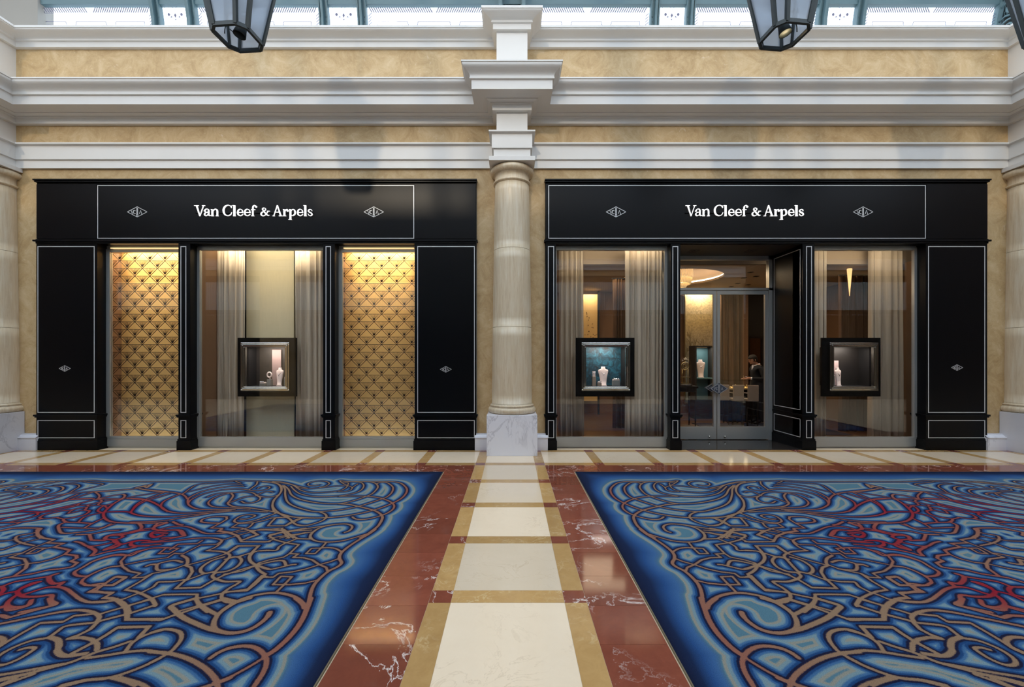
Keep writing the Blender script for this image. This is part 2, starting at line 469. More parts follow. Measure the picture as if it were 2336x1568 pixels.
# ------------------------------------------------------------------ floor: slab, marble pieces
fl = MB().box(-XEND - 0.3, XEND + 0.3, OPP - 0.6, 8.1, -0.12, -0.002).build('floor', M['grout'])
tag(fl, kind='structure')
TH = 0.012
def tile(name, m, x0, x1, y0, y1, g=0.001):
    b = MB(); b.box(x0 + g, x1 - g, y0 + g, y1 - g, -TH, 0.0)
    return b.build(name, m, fl)
XC = -0.03; PER = 0.943; CW = 0.394; GW = 0.155
yb0 = 2.966                                     # near edge of a golden cross band
for k in range(-4, 5):
    ya = yb0 + PER * k; yz = ya + GW
    tile('golden_strip', M['gold'], XC - CW, XC + CW, ya, yz)
    for s in (-1, 1):
        tile('red_square', M['red'], *(sorted((XC + s * CW, XC + s * (CW + GW)))), ya, yz)
    if k < 4:
        tile('cream_tile', M['cream'], XC - CW, XC + CW, yz, yz + PER - GW)
        for s in (-1, 1):
            tile('golden_strip', M['gold'], *(sorted((XC + s * CW, XC + s * (CW + GW)))), yz, yz + PER - GW)
CE = (-1.018, 0.934)                            # carpet edges
y = 2.534 - 0.3965 * 8
ye = 6.733
while y < ye - 0.05:
    y1 = min(y + 0.3965, ye)
    if ye - y1 < 0.1: y1 = ye
    tile('red_tile', M['red'], CE[0] + 0.014, XC - CW - GW, max(y, OPP), y1)
    tile('red_tile', M['red'], XC + CW + GW, CE[1] - 0.014, max(y, OPP), y1)
    y = y1
# border along the shopfronts
YG0, YG1, YC1, YW = 6.738, 6.893, 7.68, 7.85
CFAR = 6.322
for s in (-1, 1):
    for k in range(11):
        xa = CW + PER * k; 
        x0, x1 = sorted((XC + s * xa, XC + s * (xa + GW)))
        if k > 0:
            tile('red_square', M['red'], x0, x1, YG0, YG1); 
        tile('golden_strip', M['gold'], x0, x1, YG1, YC1)
        tile('red_square', M['red'], x0, x1, YC1, YW)
        x2, x3 = sorted((XC + s * (xa + GW), XC + s * (xa + PER)))
        tile('golden_strip', M['gold'], x2, x3, YG0, YG1)
        tile('cream_tile', M['cream'], x2, x3, YG1, YC1)
        tile('golden_strip', M['gold'], x2, x3, YC1, YW)
    e = CE[0] + 0.014 if s < 0 else CE[1] - 0.014
    for k in range(24):
        x0, x1 = sorted((e + s * 0.3965 * k, e + s * 0.3965 * (k + 1)))
        tile('red_tile', M['red'], x0, x1, CFAR + 0.012, YG0)
tile('cream_tile', M['cream'], XC - CW, XC + CW, YG1, YW)

# ------------------------------------------------------------------ shopfront joinery
def inlay(b, x0p, x1p, y0p, y1p, yface, w=0.013, d=F):
    b.frame(X(x0p, d), X(x1p, d), Z(y1p, d), Z(y0p, d), w, yface - 0.004, yface + 0.004)
def inlay_part(parent, x0p, x1p, y0p, y1p, yface=F):
    b = MB(); inlay(b, x0p, x1p, y0p, y1p, yface); return b.build('inlay_line', M['inlay'], parent)
ZM0, ZM1 = Z(556), Z(546)
ZR0, ZR1 = Z(952), Z(945)
def pilaster(parent, p0, p1, name='pilaster', back=8.12, ins=None, capw=2.5):
    b = MB(); x0, x1 = X(p0), X(p1)
    b.box(x0, x1, F, back, 0.0, ZM0)
    b.build(name, M['black'], parent)
    e = capw / 124.7
    b = MB(); b.box(x0 - e, x1 + e, F - 0.02, back, 0, 0.17); b.box(x0 - e * 0.5, x1 + e * 0.5, F - 0.012, back, 0.17, 0.20)
    b.build('base_block', M['black'], parent)
    b = MB(); b.box(x0 - 0.03, x1 + 0.03, F - 0.03, back, Z(950), Z(946)); b.box(x0 - 0.018, x1 + 0.018, F - 0.018, back, Z(953), Z(950))
    b.build('dado_moulding', M['black'], parent)
    if ins:
        inlay_part(parent, ins[0], ins[1], 562, 942); inlay_part(parent, ins[0], ins[1], 959, 1000)
def fascia(parent, p0, p1, splits, sign):
    x0, x1 = X(p0), X(p1)
    b = MB(); b.box(x0, x1, F + 0.01, W + 0.3, ZM1 - 0.02, ZTOP - 0.03); b.build('fascia_core', M['black'], parent)
    for a, c in splits:
        MB().box(X(a) + 0.006, X(c) - 0.006, F - 0.006, F + 0.02, Z(545), Z(421)).build('fascia_panel', M['black'], parent, bevel=0.003)
    b = MB(); b.box(x0 - 0.02, x1 + 0.02, F - 0.05, W + 0.05, ZTOP - 0.02, ZTOP + 0.004); b.box(x0 - 0.01, x1 + 0.01, F - 0.03, W + 0.05, ZTOP - 0.045, ZTOP - 0.02)
    b.build('top_moulding', M['black'], parent)
    b = MB(); b.box(x0 - 0.03, x1 + 0.03, F - 0.04, W + 0.3, Z(552), Z(548)); b.box(x0, x1, F - 0.015, W + 0.3, ZM0, Z(552)); b.box(x0, x1, F - 0.015, W, Z(548), ZM1)
    b.build('lower_moulding', M['black'], parent)
    inlay_part(parent, sign[0], sign[1], 423, 545, F - 0.006)
sl = tag(empty('storefront', ((LS[0] + LS[1]) / 2, F, 0)), 'black lacquered shopfront with two fan-patterned windows left of the stone column', 'storefront')
sr = tag(empty('storefront', ((RS[0] + RS[1]) / 2, F, 0)), 'black lacquered shopfront with the glass entrance doors right of the stone column', 'storefront')
def rebase(root):
    for ch in root.children:
        ch.location = Vector(ch.location) - Vector(root.location)
fascia(sl, 83, 1086, ((83, 221), (222, 946), (947, 1086)), (223, 945))
pilaster(sl, 83, 222, 'side_panel', ins=(86, 216)); pilaster(sl, 407, 434, ins=(412, 425))
pilaster(sl, 737, 764, ins=(743, 755)); pilaster(sl, 946, 1086, 'side_panel', ins=(952, 1083))
fascia(sr, 1245, 2253, ((1245, 2112), (2113, 2253)), (1251, 2111))
pilaster(sr, 1245, 1268, ins=(1250, 1264)); pilaster(sr, 1530, 1552, ins=(1534, 1547))
pilaster(sr, 1831, 1858, ins=(1839, 1852)); pilaster(sr, 2112, 2252, 'side_panel', ins=(2117, 2247))
# entrance recess: reveals with inlay lines, soffit, dark polished floor
DY = 8.80
for sx, xx in ((1, X(1831)), (-1, X(1552))):
    x0, x1 = sorted((xx, xx + sx * 0.06))
    MB().box(x0, x1, F + 0.02, DY + 0.05, 0, ZM0).build('entrance_reveal', M['black'], sr)
    b = MB(); xf = xx - sx * 0.003
    for z0, z1 in ((Z(937), Z(566)), (Z(1000), Z(957))):
        ya, yb = F + 0.06, DY - 0.10; w = 0.013
        xa, xb = sorted((xf, xx + sx * 0.002))
        b.box(xa, xb, ya, yb, z0, z0 + w); b.box(xa, xb, ya, yb, z1 - w, z1); b.box(xa, xb, ya, ya + w, z0, z1); b.box(xa, xb, yb - w, yb, z0, z1)
    b.build('inlay_line', M['inlay'], sr)
    xa, xb = sorted((xx - sx * 0.02, xx + sx * 0.05))
    MB().box(xa, xb, F + 0.01, DY - 0.06, 0, 0.17).build('base_block', M['black'], sr)
    xa, xb = sorted((xx - sx * 0.012, xx + sx * 0.05))
    MB().box(xa, xb, F + 0.01, DY - 0.06, Z(952), Z(946)).build('dado_moulding', M['black'], sr)
MB().box(X(1552), X(1831), F + 0.05, DY + 0.1, ZM0 - 0.01, ZM0 + 0.06).build('entrance_soffit', M['darkwall'], sr)
MB().box(X(1552), X(1831), F + 0.01, DY + 0.1, 0.0, 0.006).build('entrance_threshold', mat('dark_polished_granite', srgb(44, 42, 42), 0.08), sr)
for px_, yy in ((1582, 8.35), (1712, 8.35)):
    xx = X(px_, yy)
    b = MB(); zz = ZM0 - 0.014
    for (u0, u1, v0, v1) in ((-.09, .09, -.09, -.07), (-.09, .09, .07, .09), (-.09, -.07, -.07, .07), (.07, .09, -.07, .07)):
        b.box(xx + u0, xx + u1, yy + v0, yy + v1, zz, zz + 0.006)
    b.lathe([(0.04, zz), (0.05, zz + 0.006)], xx, yy, 16)
    b.build('downlight', M['blackd'], sr)
rebase(sl); rebase(sr)

# ------------------------------------------------------------------ shop windows
def window(name, p0, p1, jl=0.05, jr=0.05, sill=0.204, head=3.70, fan=False):
    x0, x1 = X(p0), X(p1); t = empty(name, ((x0 + x1) / 2, G, 0)); tag(t, kind='structure')
    MB().box(x0, x0 + jl, G - 0.03, G + 0.03, sill, head).build('jamb', M['steel'], t)
    MB().box(x1 - jr, x1, G - 0.03, G + 0.03, sill, head).build('jamb', M['steel'], t)
    b = MB(); b.box(x0, x1, G - 0.03, G + 0.03, head, head + 0.05); b.box(x0, x1, G - 0.015, G + 0.03, head + 0.05, ZM0)
    b.build('head_rail', M['steel'], t)
    b = MB(); b.box(x0, x1, G - 0.03, G + 0.03, 0.03, sill - (0.05 if fan else 0.0)); b.box(x0, x1, G - 0.01, G + 0.03, 0.0, 0.03)
    if fan: b.box(x0, x1, G - 0.02, G + 0.03, sill - 0.046, sill)
    b.build('sill', M['steel'], t)
    MB().box(x0 + jl, x1 - jr, G - 0.006, G + 0.006, sill, head).build('pane', M['glass'], t)
    rebase(t); return t
window('window_1', 222, 407, 0.07, 0.04, 0.215, 3.665, True)
window('window_2', 434, 737)
window('window_3', 764, 946, 0.07, 0.04, 0.215, 3.665, True)
window('window_4', 1268, 1530, 0.03, 0.05)
window('window_5', 1858, 2112, 0.03, 0.05)

# ------------------------------------------------------------------ entrance doors
d = empty('door_1', (X(1634, DY), DY, 0)); tag(d, kind='structure')
dx0, dx1, dxm = X(1552) + 0.0, X(1831), X(1634, DY)
dz0, dz1, dzt = 0.02, Z(664, DY), Z(594, DY)
b = MB()
b.box(dx0, dx0 + 0.07, DY - 0.05, DY + 0.05, 0, ZM0); b.box(dx1 - 0.07, dx1, DY - 0.05, DY + 0.05, 0, ZM0)
b.box(dx0, dx1, DY - 0.05, DY + 0.05, dz1 + 0.008, dz1 + 0.055); b.box(dx0, dx1, DY - 0.05, DY + 0.05, dzt, ZM0)
b.build('door_frame', M['steel'], d)
MB().box(dx0 + 0.07, dx1 - 0.07, DY - 0.005, DY + 0.005, dz1 + 0.055, dzt).build('transom_pane', M['glass'], d)
for s in (-1, 1):
    xi = dxm + s * 0.008; xo = (dx1 - 0.075) if s > 0 else (dx0 + 0.075)
    x0, x1 = sorted((xi, xo))
    t = empty('door_leaf', (0, 0, 0), d)
    b = MB(); b.box(x0, x0 + 0.06, DY - 0.025, DY + 0.025, dz0, dz1); b.box(x1 - 0.06, x1, DY - 0.025, DY + 0.025, dz0, dz1)
    b.box(x0 + 0.06, x1 - 0.06, DY - 0.025, DY + 0.025, dz1 - 0.075, dz1)
    b.box(x0 + 0.06, x1 - 0.06, DY - 0.025, DY + 0.025, dz0, Z(974, DY))
    b.build('leaf_frame', M['steel'], t)
    MB().box(x0 + 0.06, x1 - 0.06, DY - 0.005, DY + 0.005, Z(974, DY), dz1 - 0.075).build('pane', M['glass'], t)
    b = MB()
    for i in range(1): b.lathe([(0.001, -0.02), (0.016, -0.012), (0.02, 0.0), (0.016, 0.012), (0.001, 0.02)], 0, 0, 12)
    o = b.build('lock_knob', M['silver'], t, loc=(dxm + s * 0.16, DY - 0.04, 0.075))
# rhombic pull handle on both sides of the glass
for yy, nm in ((DY - 0.11, 'handle'), (DY + 0.11, 'handle')):
    xc, zc, hw, hh = dxm, Z(886, DY), 0.187, 0.112
    for s in (-1, 1):
        b = MB(); b.prism([(xc + s * 0.006, zc - hh), (xc + s * hw, zc), (xc + s * 0.006, zc + hh)], yy - 0.012, yy + 0.012)
        b.box(xc + s * 0.03, xc + s * 0.05, min(yy, DY), max(yy, DY), zc - 0.02, zc + 0.02)
        h = b.build(nm, mat('slate_handle', srgb(74, 80, 92), 0.45, 0.4), d)
        e = MB()
        e.ribbon([(xc + s * 0.02, zc + hh * 0.86), (xc + s * (hw - 0.02), zc)], [0.005] * 2, yy - 0.015, yy - 0.011)
        e.ribbon([(xc + s * 0.02, zc - hh * 0.86), (xc + s * (hw - 0.02), zc)], [0.005] * 2, yy - 0.015, yy - 0.011)
        if s < 0:
            e.ribbon([(xc - 0.105, zc + 0.025), (xc - 0.09, zc - 0.025), (xc - 0.075, zc + 0.025)], [0.006] * 3, yy - 0.015, yy - 0.011)
            e.ribbon([(xc - 0.035, zc + 0.016), (xc - 0.05, zc + 0.025), (xc - 0.062, zc), (xc - 0.05, zc - 0.025), (xc - 0.035, zc - 0.016)], [0.006] * 5, yy - 0.015, yy - 0.011)
        else:
            e.ribbon([(xc + 0.045, zc - 0.025), (xc + 0.06, zc + 0.025), (xc + 0.075, zc - 0.025)], [0.006] * 3, yy - 0.015, yy - 0.011)
        e.box(xc + s * 0.006, xc + s * 0.014, yy - 0.015, yy - 0.011, zc - 0.085, zc + 0.085)
        e.build('engraving', M['inlay'], h)
rebase(d)

# ------------------------------------------------------------------ lit lettering of the two signs
LSC = 15.573
GL = {
 'V': [('r', [(190,250),(302,620)], [66,34]), ('r', [(432,250),(306,618)], [28,24]), ('b', 105,262,238,260), ('b', 382,488,238,260)],
 'a': [('s', [(470,430),(505,385),(560,368),(608,395),(615,450),(615,560),(635,600),(690,596)], [34,34,30,44,60,60,40,22]), ('s', [(605,482),(525,490),(472,535),(480,588),(530,606),(605,560)], [20,28,46,48,34,20]), ('d', 478,438,30)],
 'n': [('b', 715,775,385,612), ('b', 700,798,604,622), ('b', 696,740,378,400), ('s', [(765,440),(820,388),(885,385),(920,440),(920,612)], [22,36,50,60,60]), ('b', 866,962,604,622)],
 'C': [('s', [(1418,318),(1370,255),(1300,236),(1210,270),(1148,360),(1148,480),(1200,572),(1300,605),(1390,568),(1430,488)], [18,26,30,54,72,72,54,34,28,16]), ('b', 1408,1426,248,332)],
 'l': [('b', 1490,1556,238,612), ('b', 1478,1568,604,622), ('b', 1458,1500,236,258)],
 'e': [('b', 1650,1832,482,502), ('s', [(1812,488),(1800,415),(1732,376),(1668,410),(1645,490),(1665,570),(1732,605),(1798,582),(1828,540)], [34,36,28,46,62,54,38,28,16])],
 'e2': [('b', 1895,2092,482,502), ('s', [(2070,488),(2056,415),(1980,376),(1915,410),(1890,490),(1910,570),(1978,605),(2050,582),(2086,540)], [34,36,28,46,62,54,38,28,16])],
 'f': [('s', [(2295,275),(2245,242),(2195,270),(2176,345),(2176,612)], [30,34,46,60,62]), ('d', 2290,290,34), ('b', 2118,2262,384,404), ('b', 2122,2222,604,622)],
}
GR = {
 '&': [('s', [(340,395),(400,470),(470,548),(530,598),(576,584)], [44,52,52,40,18]), ('s', [(342,400),(345,352),(390,330),(440,355),(440,400),(390,445),(320,490),(288,540),(312,596),(380,608),(450,570),(500,500),(540,445)], [46,40,24,36,36,24,44,56,50,34,24,24,28]), ('b', 498,592,436,456)],
 'A': [('r', [(862,236),(735,615)], [30,28]), ('r', [(862,240),(985,615)], [40,68]), ('b', 800,930,470,492), ('b', 690,772,604,622), ('b', 914,1042,604,622)],
 'r': [('b', 1080,1142,385,612), ('b', 1064,1168,604,622), ('b', 1064,1100,378,400), ('s', [(1130,455),(1168,396),(1222,388)], [22,30,40]), ('d', 1226,430,36)],
 'p': [('b', 1294,1354,388,745), ('b', 1254,1372,732,750), ('b', 1284,1330,378,400), ('s', [(1345,432),(1400,388),(1460,402),(1488,482),(1470,562),(1400,605),(1345,578)], [22,30,50,62,54,34,22])],
 'e': [('b', 1585,1772,482,502), ('s', [(1752,488),(1738,415),(1668,376),(1606,410),(1582,490),(1602,570),(1668,605),(1734,582),(1766,540)], [34,36,28,46,62,54,38,28,16])],
 'l': [('b', 1816,1884,238,612), ('b', 1804,1896,604,622), ('b', 1786,1826,236,258)],
 's': [('s', [(2085,440),(2070,400),(2020,384),(1970,408),(1966,455),(2022,492),(2076,526),(2086,572),(2040,606),(1980,592),(1942,532)], [18,24,30,42,52,56,52,46,34,26,16])],
}
def sign(offpx, label):
    t = empty('shop_sign', (X(581 + offpx), F - 0.03, Z(485))); tag(t, label, 'sign', 'lit shop names on the black fascias')
    y0, y1 = F - 0.046, F - 0.030
    for table, ox in ((GL, 440), (GR, 580)):
        cv = lambda p: (X(ox + offpx + p[0] / LSC), Z(455 + p[1] / LSC))
        sc = 1 / LSC / 124.7
        for ch, sts in table.items():
            b = MB()
            for st in sts:
                if st[0] == 'b':
                    a = cv((st[1], st[3])); c = cv((st[2], st[4])); b.box(a[0], c[0], y0, y1, a[1], c[1])
                elif st[0] == 'd':
                    c = cv((st[1], st[2])); r = st[3] * sc
                    b.prism([(c[0] + r * math.cos(2*math.pi*i/14), c[1] + r * math.sin(2*math.pi*i/14)) for i in range(14)], y0, y1)
                else:
                    pts = [Vector((p[0], p[1], w)) for p, w in zip(st[1], st[2])]
                    if st[0] == 's': pts = catmull(pts, 6)
                    b.ribbon([cv((p.x, p.y)) for p in pts], [p.z * sc * 0.8 for p in pts], y0, y1)
            o = b.build('letter', M['letter'], t)
    MB().box(X(447 + offpx), X(716 + offpx), F - 0.030, F - 0.006, Z(487), Z(486)).build('mounting_rail', M['black'], t)
    rebase(t)
sign(0, 'lit white shop name over the fan-patterned windows, left shopfront')
sign(1115, 'lit white shop name over the glass entrance, right shopfront')

def emblem(px_, py_, hwpx, label, yf):
    cx, cz = X(px_), Z(py_); w = hwpx / 124.7; h = w * 0.52; lw = max(0.0065, w * 0.05)
    t = empty('emblem', (cx, yf, cz)); tag(t, label, 'emblem', 'lozenge emblems on the shopfront')
    y0, y1 = yf - 0.005, yf
    b = MB(); P = [(cx, cz + h), (cx + w, cz), (cx, cz - h), (cx - w, cz)]
    for i in range(4): b.ribbon([P[i], P[(i + 1) % 4]], [lw, lw], y0, y1)
    b.build('lozenge', M['inlay'], t)
    b = MB(); b.box(cx - w * .07, cx - w * .035, y0, y1, cz - h * .5, cz + h * .75); b.box(cx + w * .035, cx + w * .07, y0, y1, cz - h * .5, cz + h * .75)
    b.box(cx - w * .02, cx + w * .02, y0, y1, cz - h * .45, cz + h * .8); b.box(cx - w * .1, cx + w * .1, y0, y1, cz - h * .6, cz - h * .48)
    b.box(cx - w * .12, cx + w * .12, y0, y1, cz - h * .95, cz - h * .78); b.box(cx - w * .09, cx - w * .05, y0, y1, cz - h * .8, cz - h * .55); b.box(cx + w * .05, cx + w * .09, y0, y1, cz - h * .8, cz - h * .55)
    b.build('column_motif', M['inlay'], t)
    s = w; l2 = lw * 1.15
    for pts in ([(-.62, .16), (-.5, -.2), (-.38, .16)], [(-.18, .1), (-.25, .17), (-.36, .1), (-.38, -.02), (-.34, -.16), (-.25, -.21), (-.18, -.14)], [(.22, -.2), (.34, .17), (.46, -.2)]):
        MB().ribbon([(cx + a * s, cz + c * s) for a, c in pts], [l2] * len(pts), y0, y1).build('letter', M['inlay'], t)
    rebase(t)
emblem(314, 484, 22.5, 'silver lozenge emblem left of the lit name on the left fascia', F - 0.006)
emblem(853, 484, 22.5, 'silver lozenge emblem right of the lit name on the left fascia', F - 0.006)
emblem(1405, 484, 22.5, 'silver lozenge emblem left of the lit name on the right fascia', F - 0.006)
emblem(1968, 484, 22.5, 'silver lozenge emblem right of the lit name on the right fascia', F - 0.006)
emblem(148, 841, 13, 'small silver lozenge emblem on the black panel at far left', F)
emblem(1017, 843, 13, 'small silver lozenge emblem on the black panel beside the stone column', F)
emblem(2183, 839, 13, 'small silver lozenge emblem on the black panel at far right', F)
# ------------------------------------------------------------------ skylight vault
VYC, VZC, VR = 3.42, 7.4, 4.8
def vp(th, r=VR): return (VYC + r * math.cos(th), VZC + r * math.sin(th))
ceil = empty('ceiling', (0, VYC, VZC)); tag(ceil, kind='structure')
def arcbar(b, x0, x1, r0, r1, t0, t1, n=26):
    vs_ = []
    for i in range(n + 1):
        th = t0 + (t1 - t0) * i / n
        for r in (r0, r1):
            y, z = vp(th, r); vs_ += [(x0, y, z), (x1, y, z)]
    fs = []
    for i in range(n):
        a, c = 4 * i, 4 * (i + 1)
        fs += [(a, a+1, c+1, c), (a+2, c+2, c+3, a+3), (a, c, c+2, a+2), (a+1, a+3, c+3, c+1)]
    fs += [(0, 2, 3, 1), (4*n, 4*n+1, 4*n+3, 4*n+2)]
    b._add(vs_, fs)
POST = (2.70, 3.37, 5.87, 6.595)
TA, TB, TC = 0.03, 0.20, 0.43       # first pane row, second row, rest
TP = math.asin((8.39 - VZC) / VR)
allposts = []
for c0 in (-18.86, -9.43, 0.0, 9.43):
    for o in POST:
        if abs(c0 + o) < XEND: allposts.append(c0 + o)
post0 = None
for xp in allposts:
    if post0 is None:
        b = MB(); arcbar(b, -0.085, 0.085, VR - 0.05, VR + 0.03, TA, math.pi - TA); arcbar(b, -0.02, 0.02, VR - 0.14, VR - 0.05, TA, math.pi - TA)
        arcbar(b, -0.085, -0.06, VR - 0.075, VR - 0.05, TA, math.pi - TA); arcbar(b, 0.06, 0.085, VR - 0.075, VR - 0.05, TA, math.pi - TA)
        o = post0 = b.build('post', M['iron'], ceil)
    else: o = dup(post0, ceil)
    o.location = (xp, 0, 0)
# rivets on the visible posts
b = MB()
for xp in allposts:
    if abs(xp) > 9.4: continue
    for k in range(6):
        th = 0.12 + 0.018 * k
        for s in (-0.045, 0.045):
            y, z = vp(th, VR - 0.052); b.lathe([(0.010, -0.004), (0.010, 0.0), (0.001, 0.005)], 0, 0, 6)
            for i in range(len(b.v) - (18 + 12), len(b.v)):
                v = b.v[i]; b.v[i] = (xp + s + v[0], y - v[2], z + v[1])
b.build('rivet', M['irondark'], ceil)
# purlins
for th in (TP, 0.43, 0.72, 1.05, math.pi / 2, math.pi - 1.05, math.pi - 0.72, math.pi - 0.43, math.pi - TP):
    y, z = vp(th); b = MB(); b.box(-XEND, XEND, y - 0.05, y + 0.04, z - 0.04, z + 0.04); b.build('purlin', M['iron'], ceil)
# panes with etched ornament
def pane_mesh(x0, x1, t0, t1, n):
    b = MB(); vs_ = []
    for i in range(n + 1):
        th = t0 + (t1 - t0) * i / n
        for r in (VR - 0.004, VR + 0.004):
            y, z = vp(th, r); vs_ += [(x0, y, z), (x1, y, z)]
    fs = []
    for i in range(n):
        a, c = 4 * i, 4 * (i + 1)
        fs += [(a, a+1, c+1, c), (a+2, c+2, c+3, a+3)]
    b._add(vs_, fs); return b
def on(x, h, off=0.012):
    """point on the vault inner face: x, height h above the row base"""
    th = math.asin((h - VZC) / VR); y, z = vp(th, VR - off); return (x, y, z)
def quadh(b, pts):
    b._add([on(*p) for p in pts], [tuple(range(len(pts)))])
def lineh(b, pts, w=0.008):
    for (xa, ha), (xb, hb) in zip(pts[:-1], pts[1:]):
        dx, dh = xb - xa, hb - ha; l = math.hypot(dx, dh) or 1; nx, nh = -dh / l * w / 2, dx / l * w / 2
        quadh(b, [(xa + nx, ha + nh), (xb + nx, hb + nh), (xb - nx, hb - nh), (xa - nx, ha - nh)])
def circ(cx, ch, r, n=16, a0=0, a1=360): return [(cx + r * math.cos(math.radians(a0 + (a1 - a0) * i / n)), ch + r * math.sin(math.radians(a0 + (a1 - a0) * i / n))) for i in range(n + 1)]
HB = 7.72
def etch_wide(x0, x1, htop, bot=HB):
    b = MB(); xm = (x0 + x1) / 2; s0 = htop - 0.10; n = int((x1 - x0 - 0.1) / 0.042)
    for i in range(n):
        xa = x0 + 0.05 + (x1 - x0 - 0.1) * i / n
        if abs(xa - xm) < 0.05: continue
        sl_ = 0.05 if xa > xm else -0.05
        quadh(b, [(xa - sl_ / 2, s0), (xa + 0.021 - sl_ / 2, s0), (xa + 0.021 + sl_ / 2, s0 + 0.085), (xa + sl_ / 2, s0 + 0.085)])
    for xs in (x0 + 0.01, x1 - 0.07):
        for i in range(int((s0 - bot) / 0.05)):
            h = bot + 0.05 * i; quadh(b, [(xs, h), (xs, h + 0.016), (xs + 0.06, h + 0.066), (xs + 0.06, h + 0.05)])
    lineh(b, circ(xm, s0 + 0.04, 0.035), 0.006)
    lineh(b, [(x0 + 0.02, s0 - 0.01), (x1 - 0.02, s0 - 0.01)], 0.005)
    lineh(b, [(x0 + 0.08, bot), (x0 + 0.08, s0 - 0.01)], 0.004); lineh(b, [(x1 - 0.08, bot), (x1 - 0.08, s0 - 0.01)], 0.004)
    h1 = s0 - 0.15; q = (x1 - x0)
    pts = [(x0 + 0.17, bot), (x0 + 0.17, h1)]
    for cx in (x0 + q * 0.34, x0 + q * 0.66):
        pts += [(cx - 0.10, h1), (cx - 0.09, h1 - 0.05)] + circ(cx, h1 - 0.045, 0.085, 8, 190, 350) + [(cx + 0.10, h1)]
    pts += [(x1 - 0.17, h1), (x1 - 0.17, bot)]
    lineh(b, pts, 0.012)
    for k in range(7):
        cx = x0 + q * (0.16 + 0.68 * k / 6); lineh(b, circ(cx, h1 - 0.16, 0.11, 10, 20, 160), 0.004)
        quadh(b, [(cx - 0.02, h1 - 0.12), (cx + 0.02, h1 - 0.12), (cx, h1 - 0.08)])
    return b
def etch_narrow(x0, x1, htop, bot=HB):
    b = MB(); xm = (x0 + x1) / 2; w = (x1 - x0) / 2
    for s in (-1, 1):
        ex = xm + s * w * 0.5; eh = htop - 0.13
        quadh(b, circ(ex, eh, 0.026, 10)[:-1]); lineh(b, circ(ex, eh, 0.065, 14, 0, 360), 0.005)
        lineh(b, [(xm, htop - 0.26), (xm + s * w * 0.35, htop - 0.21), (xm + s * w * 0.8, htop - 0.19), (xm + s * w * 0.92, htop - 0.10), (xm + s * w * 0.75, htop - 0.01)], 0.005)
        lineh(b, [(xm, htop - 0.31), (xm + s * w * 0.4, htop - 0.25), (xm + s * w * 0.97, htop - 0.22)], 0.005)
        lineh(b, [(xm, htop - 0.06), (xm + s * w * 0.18, htop)], 0.006)
        quadh(b, [(xm + s * 0.05, htop - 0.18), (xm + s * 0.10, htop - 0.18), (xm + s * 0.075, htop - 0.155)])
        lineh(b, circ(xm + s * w * 0.45, htop - 0.38, 0.09, 10, 0, 180), 0.005)
    quadh(b, [(xm - 0.025, htop - 0.145), (xm, htop - 0.19), (xm + 0.025, htop - 0.145), (xm, htop - 0.105)])
    quadh(b, [(xm - 0.02, htop - 0.205), (xm + 0.02, htop - 0.205), (xm, htop - 0.235)])
    return b
for c0 in (-9.43, 0.0):
    ed = [0.22] + sum([[p - 0.085, p + 0.085] for p in POST], []) + [9.21]
    for k in range(5):
        x0, x1 = c0 + ed[2 * k], c0 + ed[2 * k + 1]
        for row, (t0, t1) in enumerate(((TA, TP), (TP, TC))):
            p = pane_mesh(x0, x1, t0, t1, 5).build('pane', M['skyglass'], ceil)
            ht = VZC + VR * math.sin(t1) - 0.05
            e = (etch_wide if k % 2 == 0 else etch_narrow)(x0 + 0.01, x1 - 0.01, ht, HB if row == 0 else 8.44)
            e.build('etching', M['etch'], p)
for c0 in (-XEND, 9.43):
    pane_mesh(c0, c0 + XEND - 9.43, TA, TC, 8).build('pane', M['skyglass'], ceil)
pane_mesh(-XEND, XEND, TC, math.pi - TA, 40).build('upper_glazing', M['skyglass'], ceil)
# iron trusses over the columns with scrollwork
for cx in COLX:
    if cx < 0: continue
    b = MB()
    for s in (-1, 1):
        arcbar(b, cx + s * 0.21 - 0.045, cx + s * 0.21 + 0.045, VR - 0.06, VR + 0.03, TA, math.pi - TA)
        arcbar(b, cx + s * 0.21 - 0.03, cx + s * 0.21 + 0.03, VR - 0.50, VR - 0.44, TA, math.pi - TA)
    b.build('truss_chord', M['iron'], ceil)
    b = MB(); arcbar(b, cx - 0.17, cx + 0.17, VR + 0.0, VR + 0.03, TA, math.pi - TA); b.build('truss_web', M['irondark'], ceil)
    b = MB()
    for k in range(14):
        h = 7.75 + 0.13 * k if k < 10 else 7.75
        th = 0.06 + 0.05 * k
        def P(u, v, off=0.03):       # u across, v along the arc
            y, z = vp(th + v / VR, VR - off); return (cx + u, y, z)
        for s in (-1, 1):
            b.tube([P(s * (0.02 + 0.10 * t * (2 - t)), 0.20 * t) for t in (0, .2, .4, .6, .8, 1)], 0.012, 6)
            b.tube([P(s * 0.08 + 0.035 * math.cos(a), 0.05 + 0.035 * math.sin(a)) for a in np.linspace(0, 6.28, 9)], 0.011, 6)
    b.build('truss_rosette', M['iron'], ceil)
    for s in (-1, 1):
        b = MB(); xs = cx + s * 0.21
        for k in range(8):
            th = 0.06 + 0.075 * k
            def Q(u, v):            # u inwards from the chord, v along the arc
                y, z = vp(th + v / VR, VR - u); return (xs, y, z)
            sp = [Q(0.25 + (0.03 + 0.15 * a / 9.0) * math.cos(a), 0.18 + (0.03 + 0.13 * a / 9.0) * math.sin(a)) for a in np.linspace(0, 9.0, 22)]
            b.tube(sp, 0.018, 6); b.tube([Q(0.05, 0.0), Q(0.15, 0.05), Q(0.30, 0.02), Q(0.44, 0.1)], 0.016, 6)
        b.build('truss_scroll', M['iron'], ceil)
for o in ceil.children: o.location = Vector(o.location) - Vector(ceil.location)

